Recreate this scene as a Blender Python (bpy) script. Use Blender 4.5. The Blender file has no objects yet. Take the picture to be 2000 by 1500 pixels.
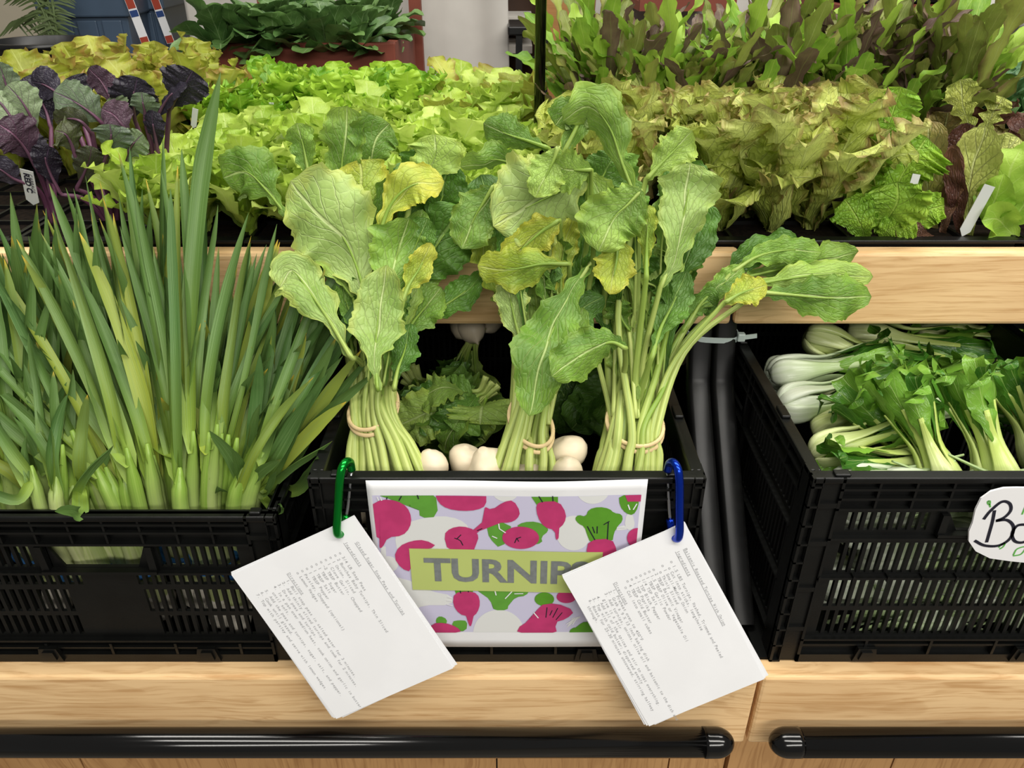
import bpy, bmesh, math, random
from mathutils import Vector, Matrix, noise
R = random.Random(7)
SC = bpy.context.scene
COL = SC.collection
V = Vector
PI = math.pi

# ---------------------------------------------------------------- camera
CAMZ, PITCH, FPX = 1.45, math.radians(30), 1500.0
CP, SP = math.cos(PITCH), math.sin(PITCH)
cd = bpy.data.cameras.new('camera'); cam = bpy.data.objects.new('camera', cd); COL.objects.link(cam)
cam.location = (0, 0, CAMZ); cam.rotation_euler = (PI / 2 - PITCH, 0, 0)
cd.sensor_fit = 'HORIZONTAL'; cd.sensor_width = 36.0; cd.lens = 36.0 * FPX / 2000.0
cd.clip_start = 0.02
SC.camera = cam
# ---------------------------------------------------------------- light
w = bpy.data.worlds.new('world'); SC.world = w; w.use_nodes = True
w.node_tree.nodes['Background'].inputs[0].default_value = (1.0, 0.97, 0.92, 1)
w.node_tree.nodes['Background'].inputs[1].default_value = 0.20
def area(name, loc, rot, sx, sy, power, col=(1, .965, .9)):
    l = bpy.data.lights.new(name, 'AREA'); l.shape = 'RECTANGLE'; l.size = sx; l.size_y = sy
    l.energy = power; l.color = col
    o = bpy.data.objects.new(name, l); COL.objects.link(o); o.location = loc; o.rotation_euler = rot
    return o
area('ceiling_lamp_over_aisle', (0.9, -0.75, 3.3), (math.radians(16), math.radians(12), 0), 3.4, 0.4, 66)
area('added_front_fill', (1.2, -3.0, 3.1), (math.radians(50), 0, math.radians(12)), 3.6, 0.4, 86)  # unseen fill added behind the camera, brightens crate slots and front faces
area('ceiling_lamp_over_stand', (0.5, 0.9, 3.4), (0, 0, 0), 3.0, 0.5, 66)
area('ceiling_lamp_behind', (0.0, 3.0, 3.4), (0, 0, 0), 5.0, 0.6, 60)
SC.view_settings.view_transform = 'Standard'; SC.view_settings.look = 'None'
SC.view_settings.gamma = 1.0; SC.view_settings.use_curve_mapping = False
SC.view_settings.exposure = 0.10

# ---------------------------------------------------------------- helpers
def pxd(px, py):
    x = (px - 1000) / FPX; d = (py - 750) / FPX
    return V((x, CP - d * SP, -SP - d * CP))
def at(px, py, Y):
    r = pxd(px, py); return V((0, 0, CAMZ)) + r * (Y / r.y)
def atz(px, py, Z):
    r = pxd(px, py); return V((0, 0, CAMZ)) + r * ((Z - CAMZ) / r.z)
def dep(p):            # metres per photo pixel at a point
    return (p.y * CP - (p.z - CAMZ) * SP) / FPX
def lin(c):
    c = c.lstrip('#'); o = []
    for i in (0, 2, 4):
        s = int(c[i:i + 2], 16) / 255; o.append(s / 12.92 if s <= .04045 else ((s + .055) / 1.055) ** 2.4)
    return (o[0], o[1], o[2], 1)

class NT:
    def __init__(s, m): s.m = m; s.t = m.node_tree; s.n = s.t.nodes
    def new(s, ty, **k):
        n = s.n.new(ty)
        for a, b in k.items(): setattr(n, a, b)
        return n
    def put(s, sock, v):
        if isinstance(v, bpy.types.NodeSocket): s.t.links.new(v, sock)
        elif v is not None: sock.default_value = v
    def math(s, op, a, b=None, c=None, clamp=False):
        n = s.new('ShaderNodeMath', operation=op, use_clamp=clamp); s.put(n.inputs[0], a); s.put(n.inputs[1], b)
        if c is not None: s.put(n.inputs[2], c)
        return n.outputs[0]
    def ss(s, x, a, b, lo=0., hi=1.):
        n = s.new('ShaderNodeMapRange', interpolation_type='SMOOTHSTEP'); s.put(n.inputs[0], x)
        n.inputs[1].default_value = a; n.inputs[2].default_value = b; n.inputs[3].default_value = lo; n.inputs[4].default_value = hi
        return n.outputs[0]
    def mix(s, f, a, b):
        n = s.new('ShaderNodeMix', data_type='RGBA'); s.put(n.inputs[0], f); s.put(n.inputs[6], a); s.put(n.inputs[7], b)
        return n.outputs[2]
    def noise(s, vec, sc, det=2, rough=.5, dist=0):
        n = s.new('ShaderNodeTexNoise'); s.put(n.inputs['Vector'], vec); n.inputs['Scale'].default_value = sc
        n.inputs['Detail'].default_value = det; n.inputs['Roughness'].default_value = rough; n.inputs['Distortion'].default_value = dist
        return n.outputs[0]
    def xyz(s, x, y, z=0.):
        n = s.new('ShaderNodeCombineXYZ'); s.put(n.inputs[0], x); s.put(n.inputs[1], y); s.put(n.inputs[2], z); return n.outputs[0]
    def bump(s, h, st, dist=.001):
        n = s.new('ShaderNodeBump'); n.inputs['Strength'].default_value = st; n.inputs['Distance'].default_value = dist
        s.put(n.inputs['Height'], h); return n.outputs[0]

def mat0(name):
    m = bpy.data.materials.new(name); m.use_nodes = True; q = NT(m)
    return m, q, q.n['Principled BSDF']
def plain(name, col, rough=.5, metal=0., spec=.5, var=0., vs=8., bumps=0., bs=60.):
    m, q, b = mat0(name); c = lin(col)
    tc = q.new('ShaderNodeTexCoord').outputs['Object']
    b.inputs['Roughness'].default_value = rough; b.inputs['Metallic'].default_value = metal
    b.inputs['Specular IOR Level'].default_value = spec
    f = q.noise(tc, vs, 4)
    dk = tuple(x * (1 - var) for x in c[:3]) + (1,)
    q.put(b.inputs['Base Color'], q.mix(q.ss(f, .35, .65), dk, c))
    if bumps: q.put(b.inputs['Normal'], q.bump(q.noise(tc, bs, 3), bumps))
    return m

def leafmat(name, base, light, dark, vein, edge=None, edge_amt=0., nv=7., slope=.55, net=0.35, rough=.42, trans=.25,
            patch=None, patch_amt=0., vein_w=1., vstr=.8, edge_u=.7, bump=.5, under=None):
    m, q, b = mat0(name)
    uv = q.new('ShaderNodeUVMap', uv_map='UVMap').outputs[0]; sp = q.new('ShaderNodeSeparateXYZ'); q.put(sp.inputs[0], uv)
    u0, v0 = sp.outputs[0], sp.outputs[1]
    va = q.new('ShaderNodeUVMap', uv_map='var').outputs[0]; sv = q.new('ShaderNodeSeparateXYZ'); q.put(sv.inputs[0], va)
    rnd, asp = sv.outputs[0], sv.outputs[1]
    tc = q.new('ShaderNodeTexCoord').outputs['Object']
    us = q.math('SUBTRACT', u0, .5); ua = q.math('MULTIPLY', q.math('ABSOLUTE', us), 2.0)
    wob = q.math('SUBTRACT', q.noise(tc, 45, 2), .5)
    uaw = q.math('ADD', ua, q.math('MULTIPLY', wob, .12))
    side = q.math('MULTIPLY', q.math('GREATER_THAN', us, 0.), .43)
    ph = q.math('ADD', q.math('SUBTRACT', q.math('MULTIPLY', v0, nv), q.math('MULTIPLY', q.math('POWER', q.math('MAXIMUM', uaw, .001), .85), slope * nv * .5)), side)
    fr = q.math('ABSOLUTE', q.math('SUBTRACT', q.math('FRACT', ph), .5))     # 0 at vein
    wd = q.math('SUBTRACT', .075 * vein_w, q.math('MULTIPLY', ua, .05 * vein_w))
    sv_ = q.math('SUBTRACT', 1.0, q.math('DIVIDE', fr, q.math('MAXIMUM', wd, .01)), clamp=True)
    sv_ = q.math('MULTIPLY', sv_, q.ss(ua, .95, .6))
    mid = q.ss(ua, .035 * vein_w + .03, .015 * vein_w)
    vor = q.new('ShaderNodeTexVoronoi', feature='DISTANCE_TO_EDGE'); q.put(vor.inputs['Vector'], q.xyz(q.math('MULTIPLY', us, 11.), q.math('ADD', q.math('MULTIPLY', v0, 15.), rnd), q.math('MULTIPLY', rnd, 9.)))
    vor.inputs['Scale'].default_value = 1.; nt = q.math('MULTIPLY', q.ss(vor.outputs['Distance'], .06, .0), net * .5)
    veinf = q.math('MULTIPLY', q.math('MAXIMUM', q.math('MAXIMUM', q.math('MULTIPLY', sv_, .8), mid), nt), vstr, clamp=True)
    n1 = q.noise(tc, 14, 4, .6)
    c = q.mix(q.ss(n1, .4, .62), lin(dark), lin(base))
    c = q.mix(q.ss(q.math('ADD', q.math('MULTIPLY', n1, .5), q.math('MULTIPLY', rnd, .7)), .45, .95), c, lin(light))
    c = q.mix(q.math('MULTIPLY', q.math('GREATER_THAN', vor.outputs['Distance'], .16), .10), c, lin(light))
    if patch:
        pf = q.math('MULTIPLY', q.ss(q.math('ADD', q.noise(tc, 22, 4, .6), q.math('ADD', q.math('MULTIPLY', ua, .25), q.math('MULTIPLY', rnd, .22))), .90 - .22 * patch_amt, 1.12 - .22 * patch_amt), min(1., patch_amt + .15))
        c = q.mix(pf, c, lin(patch))
    if edge:
        ef = q.math('MULTIPLY', q.ss(q.math('ADD', q.math('MAXIMUM', ua, q.math('MULTIPLY', v0, .9)), q.math('MULTIPLY', wob, .7)), edge_u, 1.02), edge_amt, clamp=True)
        c = q.mix(q.math('MULTIPLY', ef, q.ss(rnd, .1, .9, .35, 1.)), c, lin(edge))
    if under:
        g = q.new('ShaderNodeNewGeometry').outputs['Backfacing']; c = q.mix(q.math('MULTIPLY', g, .55), c, lin(under))
    c = q.mix(veinf, c, lin(vein))
    nb = q.new('ShaderNodeBump'); nb.inputs['Strength'].default_value = bump; nb.inputs['Distance'].default_value = .0012 if bump < .65 else (.0024 if bump < .9 else .0032)
    hgt = q.math('ADD', q.math('ADD', q.math('MULTIPLY', q.noise(tc, 55, 3), 1.2), q.math('MULTIPLY', veinf, -.9)), q.math('MULTIPLY', q.math('MINIMUM', vor.outputs['Distance'], .25), .7))
    q.put(nb.inputs['Height'], hgt)
    q.put(b.inputs['Base Color'], c); b.inputs['Roughness'].default_value = rough; b.inputs['Specular IOR Level'].default_value = .35
    q.put(b.inputs['Normal'], nb.outputs[0])
    tr = q.new('ShaderNodeBsdfTranslucent'); q.put(tr.inputs[0], q.mix(.5, c, lin(light))); q.put(tr.inputs['Normal'], nb.outputs[0])
    ms = q.new('ShaderNodeMixShader'); ms.inputs[0].default_value = trans
    q.t.links.new(b.outputs[0], ms.inputs[1]); q.t.links.new(tr.outputs[0], ms.inputs[2])
    q.t.links.new(ms.outputs[0], q.n['Material Output'].inputs[0])
    return m

def stalkmat(name, low, high, streak, k=.5, rough=.35, trans=.12, mid=.5):
    m, q, b = mat0(name)
    uv = q.new('ShaderNodeUVMap', uv_map='UVMap').outputs[0]; sp = q.new('ShaderNodeSeparateXYZ'); q.put(sp.inputs[0], uv)
    va = q.new('ShaderNodeUVMap', uv_map='var').outputs[0]; sv = q.new('ShaderNodeSeparateXYZ'); q.put(sv.inputs[0], va)
    c = q.mix(q.ss(q.math('ADD', sp.outputs[1], q.math('MULTIPLY', q.math('SUBTRACT', sv.outputs[0], .5), .35)), mid - .35, mid + .35), lin(low), lin(high))
    st = q.noise(q.xyz(q.math('MULTIPLY', sp.outputs[0], 14.), q.math('MULTIPLY', sp.outputs[1], .8), q.math('MULTIPLY', sv.outputs[0], 10.)), 1.5, 3)
    c = q.mix(q.math('MULTIPLY', q.ss(st, .42, .7), k), c, lin(streak))
    q.put(b.inputs['Base Color'], c); b.inputs['Roughness'].default_value = rough; b.inputs['Specular IOR Level'].default_value = .4
    q.put(b.inputs['Normal'], q.bump(st, .35, .0015))
    b.inputs['Subsurface Weight'].default_value = 0.
    tr = q.new('ShaderNodeBsdfTranslucent'); q.put(tr.inputs[0], c)
    ms = q.new('ShaderNodeMixShader'); ms.inputs[0].default_value = trans
    q.t.links.new(b.outputs[0], ms.inputs[1]); q.t.links.new(tr.outputs[0], ms.inputs[2])
    q.t.links.new(ms.outputs[0], q.n['Material Output'].inputs[0])
    return m

def woodmat(name, light, dark, sc=1., grain=.6, vertical=False, knots=0., rough=.45):
    m, q, b = mat0(name)
    tc = q.new('ShaderNodeTexCoord').outputs['Object']; sp = q.new('ShaderNodeSeparateXYZ'); q.put(sp.inputs[0], tc)
    oi = q.new('ShaderNodeObjectInfo').outputs['Random']
    x, y, z = sp.outputs
    if vertical: x, z = z, x
    lo = q.xyz(q.math('ADD', q.math('MULTIPLY', x, 1.6 * sc), q.math('MULTIPLY', oi, 7.)), q.math('MULTIPLY', y, 9 * sc), q.math('MULTIPLY', z, 9. * sc))
    n1 = q.noise(lo, 1.5, 3, .5, .6)
    if knots:
        vk = q.new('ShaderNodeTexVoronoi'); q.put(vk.inputs['Vector'], q.xyz(q.math('MULTIPLY', x, 5.), q.math('MULTIPLY', y, 5.), q.math('MULTIPLY', z, 5.))); vk.inputs['Scale'].default_value = 1.
        kd = vk.outputs['Distance']; n1 = q.math('ADD', n1, q.math('MULTIPLY', q.ss(kd, .5, .0), .5))
    rings = q.math('SINE', q.math('MULTIPLY', q.math('ADD', q.math('MULTIPLY', z, 9. * sc), q.math('MULTIPLY', n1, 3.2)), 13. if not vertical else 8.))
    fine = q.noise(q.xyz(q.math('MULTIPLY', x, 4.), q.math('MULTIPLY', y, 60.), q.math('ADD', q.math('MULTIPLY', z, 105.), q.math('MULTIPLY', n1, 5.))), 2.2, 4, .65)
    f = q.math('ADD', q.math('MULTIPLY', q.ss(rings, .5, 1.), .30), q.math('MULTIPLY', q.ss(fine, .46, .66), .65))
    c = q.mix(q.math('MULTIPLY', f, grain), lin(light), lin(dark))
    big = q.noise(q.xyz(q.math('MULTIPLY', x, 3.), y, q.math('MULTIPLY', z, 12.)), 1.5, 2)
    c = q.mix(q.math('MULTIPLY', q.ss(big, .45, .75), .35), c, lin(dark))
    if knots: c = q.mix(q.ss(kd, .10, .05), c, lin('#7a4a26'))
    q.put(b.inputs['Base Color'], c); b.inputs['Roughness'].default_value = rough; b.inputs['Specular IOR Level'].default_value = .35
    q.put(b.inputs['Normal'], q.bump(fine, .25, .0006))
    return m

# ---------------------------------------------------------------- mesh builder
class MB:
    def __init__(s): s.v = []; s.f = []; s.uv = []; s.va = []; s.mi = []
    def vert(s, p, uv=(0, 0), va=(0, 0)):
        s.v.append(tuple(p)); s.uv.append(uv); s.va.append(va); return len(s.v) - 1
    def face(s, ids, mi=0): s.f.append(tuple(ids)); s.mi.append(mi)
    def box(s, c, d, rot=None, mi=0):
        cx, cy, cz = c; i0 = len(s.v)
        for k in range(8):
            p = V((((k & 1) - .5) * d[0], (((k >> 1) & 1) - .5) * d[1], (((k >> 2) & 1) - .5) * d[2]))
            if rot is not None: p = rot @ p
            s.vert((p.x + cx, p.y + cy, p.z + cz))
        for q in ((0, 2, 3, 1), (4, 5, 7, 6), (0, 1, 5, 4), (2, 6, 7, 3), (0, 4, 6, 2), (1, 3, 7, 5)): s.face([i0 + j for j in q], mi)
        return s
    def bx(s, x0, x1, y0, y1, z0, z1, mi=0): return s.box(((x0 + x1) / 2, (y0 + y1) / 2, (z0 + z1) / 2), (abs(x1 - x0), abs(y1 - y0), abs(z1 - z0)), None, mi)
    def tube(s, pts, rad, seg=8, flat=1., rnd=0., cap=True, mi=0, hint=None, groove=0.):
        n = len(pts); h = hint or V((.013, -.9, .31)); rings = []
        for i, p in enumerate(pts):
            t = (pts[min(i + 1, n - 1)] - pts[max(i - 1, 0)])
            if t.length < 1e-9: t = V((0, 0, 1))
            t.normalize(); a = t.cross(h)
            if a.length < 1e-4: a = t.cross(V((1, .1, 0)))
            a.normalize(); b = a.cross(t)
            r = rad[i] if hasattr(rad, '__len__') else rad
            ring = []
            for k in range(seg):
                an = 2 * PI * k / seg; rr = r * (1 - groove * (0.5 + .5 * math.cos(an * 3)))
                ring.append(s.vert(p + a * math.cos(an) * rr + b * math.sin(an) * rr * flat, (k / seg if k <= seg / 2 else 1 - k / seg, i / (n - 1)), (rnd, 0)))
            rings.append(ring)
        for i in range(n - 1):
            for k in range(seg):
                k2 = (k + 1) % seg; s.face((rings[i][k], rings[i][k2], rings[i + 1][k2], rings[i + 1][k]), mi)
        if cap:
            s.face(rings[0][::-1], mi); s.face(rings[-1], mi)
        return s
    def lathe(s, c, prof, seg=24, axis=None, rnd=0., mi=0, jit=0., seed=0):
        M = (axis.to_track_quat('Z', 'Y').to_matrix() if axis is not None else Matrix.Identity(3)); rings = []
        for i, (r, z) in enumerate(prof):
            ring = []
            for k in range(seg):
                a = 2 * PI * k / seg; p = V((math.cos(a) * r, math.sin(a) * r, z))
                if jit: p += p * (noise.noise(p * 30 + V((seed, 0, 0))) * jit)
                ring.append(s.vert(c + M @ p, (k / seg, i / (len(prof) - 1)), (rnd, 0)))
            rings.append(ring)
        for i in range(len(prof) - 1):
            for k in range(seg):
                k2 = (k + 1) % seg; s.face((rings[i][k], rings[i][k2], rings[i + 1][k2], rings[i + 1][k]), mi)
        s.face(rings[0][::-1], mi); s.face(rings[-1], mi)
        return s
    def build(s, name, mats, parent=None, smooth=False, loc=None, bevel=0.):
        o0 = V((0, 0, 0))
        if parent is not None: o0 = V(parent['_w']) if '_w' in parent.keys() else V((0, 0, 0))
        if loc is not None: o0 = V(loc)
        me = bpy.data.meshes.new(name)
        me.from_pydata([(a - o0.x, b - o0.y, c - o0.z) for a, b, c in s.v], [], s.f)
        if not isinstance(mats, (list, tuple)): mats = [mats]
        for m in mats: me.materials.append(m)
        if len(mats) > 1: me.polygons.foreach_set('material_index', s.mi)
        if any(u != (0, 0) for u in s.uv[:400]) or any(u != (0, 0) for u in s.va[:10]):
            li = [0] * len(me.loops); me.loops.foreach_get('vertex_index', li)
            for nm, src in (('UVMap', s.uv), ('var', s.va)):
                L = me.uv_layers.new(name=nm); buf = []
                for i in li: buf.extend(src[i])
                L.data.foreach_set('uv', buf)
        if smooth: me.polygons.foreach_set('use_smooth', [True] * len(me.polygons))
        me.update()
        o = bpy.data.objects.new(name, me); COL.objects.link(o)
        if parent is not None: o.parent = parent
        if loc is not None: o.location = o0
        if bevel:
            b = o.modifiers.new('bevel', 'BEVEL'); b.width = bevel; b.segments = 2; b.limit_method = 'ANGLE'
        return o

def tag(o, label, cat, group=None, kind=None):
    if label: o['label'] = label
    if cat: o['category'] = cat
    if group: o['group'] = group
    if kind: o['kind'] = kind
    return o
def thing(name, label, cat, loc, group=None):
    o = bpy.data.objects.new(name, None); COL.objects.link(o); o.location = loc; o.empty_display_size = .02
    o['_w'] = list(loc); return tag(o, label, cat, group)
def struct(o): o['kind'] = 'structure'; return o

def crom(pts, n):
    P = [pts[0] * 2 - pts[1]] + list(pts) + [pts[-1] * 2 - pts[-2]]; m = len(pts) - 1; out = []
    for i in range(n + 1):
        t = i / n * m; k = min(int(t), m - 1); t -= k; a, b, c, d = P[k:k + 4]
        out.append(.5 * ((2 * b) + (c - a) * t + (2 * a - 5 * b + 4 * c - d) * t * t + (3 * b - a - 3 * c + d) * t ** 3))
    return out
PROF = {
 'turnip': [(0, .10), (.06, .18), (.12, .13), (.2, .34), (.27, .3), (.4, .72), (.52, .9), (.66, 1), (.8, .93), (.9, .72), (.97, .4), (1, .0)],
 'round': [(0, .14), (.15, .5), (.35, .85), (.55, 1), (.75, .96), (.88, .74), (.96, .42), (1, 0)],
 'oak': [(0, .16), (.2, .22), (.35, .5), (.43, .34), (.58, .85), (.66, .55), (.8, 1.), (.92, .85), (.98, .5), (1, 0)],
 'redoak': [(0, .2), (.25, .3), (.4, .55), (.47, .3), (.6, .8), (.67, .42), (.8, .8), (.92, .62), (.98, .35), (1, 0)],
 'fan': [(0, .22), (.2, .42), (.45, .78), (.68, 1.), (.82, .98), (.91, .82), (.97, .5), (1, 0)],
 'romaine': [(0, .28), (.3, .5), (.6, .92), (.8, 1.), (.92, .8), (.98, .45), (1, 0)],
 'strap': [(0, .3), (.05, .85), (.1, .95), (.4, 1), (.7, .92), (.86, .66), (.95, .3), (1, .02)],
 'cab': [(0, .06), (.14, .10), (.25, .35), (.45, .85), (.62, 1), (.8, .93), (.92, .66), (.98, .34), (1, 0)],
}
def prof(k, t):
    L = PROF[k]
    for (a, x), (b, y) in zip(L, L[1:]):
        if t <= b:
            f = (t - a) / (b - a); return x + (y - x) * (f if b > .9 else f * f * (3 - 2 * f))
    return L[-1][1]
def leaf(mb, pts, hw, kind='turnip', roll=0., N=None, cup=.12, ruf=.0, rf=5., serr=0., sf=22, nu=5, nv=26, seed=0, crump=0., fold=0., twist=0., mi=0, rnd=None, wl=1., wr=1., lob=.0):
    rr = random.Random(seed * 7919 + 13); rnd = rr.random() if rnd is None else rnd
    C = crom(pts, nv * 2); ph = [rr.random() * 6.28 for _ in range(6)]; L = sum((C[i + 1] - C[i]).length for i in range(len(C) - 1))
    rows = []; n = len(C) - 1
    for i in range(nv + 1):
        s = i / nv; t = 1 - (1 - s) ** 1.6; x = t * n; k = min(int(x), n - 1); fr = x - k
        p = C[k].lerp(C[k + 1], fr); T = (C[min(k + 2, n)] - C[max(k - 1, 0)]).normalized()
        Nh = N if N is not None else (V((0, 0, CAMZ)) - p)
        S = T.cross(Nh)
        if S.length < 1e-5: S = T.cross(V((1, 0, 0.1)))
        S.normalize(); Nn = S.cross(T)
        a = math.radians(roll + twist * (t - .5)); S, Nn = S * math.cos(a) + Nn * math.sin(a), Nn * math.cos(a) - S * math.sin(a)
        wv = hw * prof(kind, t); row = []
        for j in range(-nu, nu + 1):
            u = j / nu; au = abs(u); sd = 0 if u < 0 else 1
            # unequal sides and a toothed margin
            ww = wv * (wl if u < 0 else wr) * (1 + (.10 * math.sin(t * 9 + ph[sd]) + lob * math.sin(t * 23 + ph[2 + sd])) * au)
            if serr:
                st = t * sf + ph[2 + sd]; ww *= 1 + serr * au ** 3 * ((st % 1.) - .5 + .6 * math.sin(st * .37 * 6.28))
            r_ = 0.
            if ruf:
                r_ = ruf * hw * au ** 2.2 * (math.sin(6.283 * rf * t + ph[sd]) + .6 * math.sin(6.283 * rf * 2.1 * t + ph[2 + sd])) * min(1., wv / hw * 1.3)
            fa = fold * au
            q = p + S * (u * ww * math.cos(fa)) + Nn * (cup * ww * au * au + math.sin(fa) * ww * au + r_)
            if crump: q += Nn * (crump * hw * noise.noise(q * (1.6 / hw * .5) + V((seed, 0, 0)))) + S * (crump * .3 * hw * noise.noise(q * 30 + V((0, seed, 0))))
            row.append(mb.vert(q, (.5 + u * .5, t), (rnd, 0)))
        rows.append(row)
    for i in range(nv):
        for j in range(2 * nu): mb.face((rows[i][j], rows[i][j + 1], rows[i + 1][j + 1], rows[i + 1][j]), mi)
    return mb

def copyobj(src, loc, rz=0., sc=1., name=None, tilt=(0, 0)):
    o = src.copy(); COL.objects.link(o); o.location = loc; o.rotation_euler = (tilt[0], tilt[1], rz); o.scale = (sc, sc, sc)
    if name: o.name = name
    return o
def copytree(src, loc=None, rz=None):
    r = src.copy(); COL.objects.link(r)
    if loc is not None: r.location = loc
    if rz is not None: r.rotation_euler = (0, 0, rz)
    for ch in list(src.children):
        c = ch.copy(); COL.objects.link(c); c.parent = r
        for g in list(ch.children):
            d = g.copy(); COL.objects.link(d); d.parent = c
    return r

# ---------------------------------------------------------------- materials
M = {}
M['oak'] = woodmat('oak_rail', '#f2cd99', '#ba8850', 1., .72)
M['cedar'] = woodmat('cedar_board', '#cfa06a', '#9a6a3c', 1., .7, vertical=True, knots=1., rough=.6)
M['ply'] = woodmat('plywood', '#a87a48', '#8a5f34', .6, .6)
M['dkwood'] = plain('dark_wood', '#4a3222', .6, var=.3)
M['blk'] = plain('black_crate_plastic', '#0d0e0d', .4, spec=.28, var=.35, vs=30, bumps=.12, bs=300)
M['blktex'] = plain('black_textured_plastic', '#141514', .5, spec=.35, var=.2, bumps=.5, bs=700)
M['gloss'] = plain('black_gloss_vinyl', '#060606', .14, spec=.5, var=.1, vs=40)
M['post'] = plain('black_painted_steel', '#1e1e1e', .38, metal=.35, spec=.5, var=.45, vs=18)
M['tray'] = plain('black_seed_tray', '#0e0e0e', .35, spec=.4)
M['soil'] = plain('potting_soil', '#1d1610', .95, spec=.1, var=.5, vs=150, bumps=1., bs=300)
M['paper'] = plain('white_paper', '#e9eaec', .75, spec=.2, var=.03, vs=20)
M['plaque'] = plain('white_plaque', '#e9e9ea', .6, spec=.3)
M['print'] = plain('grey_print', '#9c9d9f', .8, spec=.1)
M['pink'] = plain('pink_ink', '#c23c72', .7, spec=.2, var=.12, vs=60)
M['grn'] = plain('green_ink', '#62a03c', .7, spec=.2, var=.10, vs=60)
M['grn2'] = plain('bright_green_ink', '#5c9a2c', .7, spec=.2, var=.10, vs=60)
M['lav'] = plain('lavender_ink', '#c9c6de', .7, spec=.2)
M['wht'] = plain('grey_white_ink', '#dcdedc', .7, spec=.2)
M['lime'] = plain('lime_label_ink', '#bcca76', .7, spec=.2, var=.05)
M['gry'] = plain('grey_letter_ink', '#7f8483', .7, spec=.2, var=.15, vs=200)
M['ink'] = plain('black_ink', '#23232e', .6, spec=.2)
M['leafink'] = plain('green_marker', '#5fb04c', .6, spec=.2)
M['gcar'] = plain('green_anodised', '#0a8a2c', .2, metal=.85)
M['bcar'] = plain('blue_anodised', '#1238b4', .2, metal=.85)
M['steel'] = plain('steel', '#b8babd', .3, metal=1.)
M['zip'] = plain('zip_tie_nylon', '#b9c6c2', .35, spec=.5)
M['rub'] = plain('tan_rubber_band', '#dcc391', .55, spec=.3, var=.15, vs=60)
M['bband'] = plain('blue_rubber_band', '#2d68a8', .55, spec=.3)
M['turnip'] = plain('turnip_skin', '#e3d4b8', .4, spec=.35, var=.10, vs=35, bumps=.25, bs=50)
M['bulb'] = plain('garlic_bulb', '#d6cfc0', .5, spec=.3, var=.25, vs=60)
M['tote'] = plain('blue_tote', '#435468', .45, spec=.4, var=.1)
M['red'] = plain('red_painted_wood', '#7c4031', .6, spec=.3, var=.15)
M['cloth'] = plain('white_table_cloth', '#c9c5be', .85, spec=.1, var=.10, vs=5, bumps=.3, bs=30)
M['plasticw'] = plain('white_plastic_sheet', '#d5d2cc', .35, spec=.4, var=.08, bumps=.6, bs=25)
M['wall'] = plain('beige_wall', '#c6bda8', .9, spec=.1, var=.04)
M['gwall'] = plain('dark_grey_panel', '#3d454b', .7, spec=.2)
M['floor'] = plain('grey_floor', '#77726a', .6, spec=.3, var=.1)
M['potato'] = plain('potato_skin', '#b98f55', .7, spec=.2, var=.2, vs=60)
M['stake'] = plain('white_plant_tag', '#b9bcb8', .4, spec=.4)
M['tl'] = leafmat('turnip_leaf', '#78a03c', '#9dbb58', '#587f2c', '#bccf86', edge='#b3bf45', edge_amt=.3, nv=6.5, slope=.9, net=.32, trans=.2, vstr=.75, bump=.7, under='#9fb878')
M['tlp'] = leafmat('pale_turnip_leaf', '#93af5c', '#a9c272', '#7fa04a', '#c8d696', edge='#c6c650', edge_amt=.45, nv=6.5, slope=.9, net=.4, trans=.2, vstr=.75, bump=.7)
M['tly'] = leafmat('yellowing_turnip_leaf', '#93ae38', '#b0bf48', '#769838', '#cbd482', edge='#ccc044', edge_amt=.6, nv=6.5, slope=.9, net=.3, trans=.22, vstr=.6, edge_u=.55, bump=.7)
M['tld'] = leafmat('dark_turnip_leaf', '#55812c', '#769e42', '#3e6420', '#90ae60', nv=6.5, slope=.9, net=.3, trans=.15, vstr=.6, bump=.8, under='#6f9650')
M['stalk'] = stalkmat('turnip_stalk', '#bfcc76', '#83a33c', '#75953a', .6)
M['gst'] = stalkmat('garlic_stalk', '#cfd69a', '#7d9f3c', '#a3bb5c', .5, mid=.6)
def strapmat(name, a, b_, st, tip):
    m, q, b = mat0(name)
    uv = q.new('ShaderNodeUVMap', uv_map='UVMap').outputs[0]; sp = q.new('ShaderNodeSeparateXYZ'); q.put(sp.inputs[0], uv)
    va = q.new('ShaderNodeUVMap', uv_map='var').outputs[0]; sv = q.new('ShaderNodeSeparateXYZ'); q.put(sv.inputs[0], va)
    u, v, r = sp.outputs[0], sp.outputs[1], sv.outputs[0]
    c = q.mix(q.ss(v, 0., .55), lin(a), lin(b_))
    c = q.mix(q.ss(r, .72, 1., 0, .7), c, lin('#a6ae3c'))
    c = q.mix(q.ss(r, .3, .0, 0, .55), c, lin('#37612f'))
    n = q.noise(q.xyz(q.math('MULTIPLY', u, 16.), q.math('MULTIPLY', v, 1.5), q.math('MULTIPLY', r, 30.)), 1.6, 3)
    c = q.mix(q.math('MULTIPLY', q.ss(n, .45, .7), .5), c, lin(st))
    c = q.mix(q.math('MULTIPLY', q.ss(v, .94, 1.), q.ss(r, .5, .9)), c, lin(tip))
    q.put(b.inputs['Base Color'], c); b.inputs['Roughness'].default_value = .42; b.inputs['Specular IOR Level'].default_value = .35
    q.put(b.inputs['Normal'], q.bump(n, .4, .001))
    tr = q.new('ShaderNodeBsdfTranslucent'); q.put(tr.inputs[0], c)
    ms = q.new('ShaderNodeMixShader'); ms.inputs[0].default_value = .18
    q.t.links.new(b.outputs[0], ms.inputs[1]); q.t.links.new(tr.outputs[0], ms.inputs[2])
    q.t.links.new(ms.outputs[0], q.n['Material Output'].inputs[0]); return m
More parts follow.
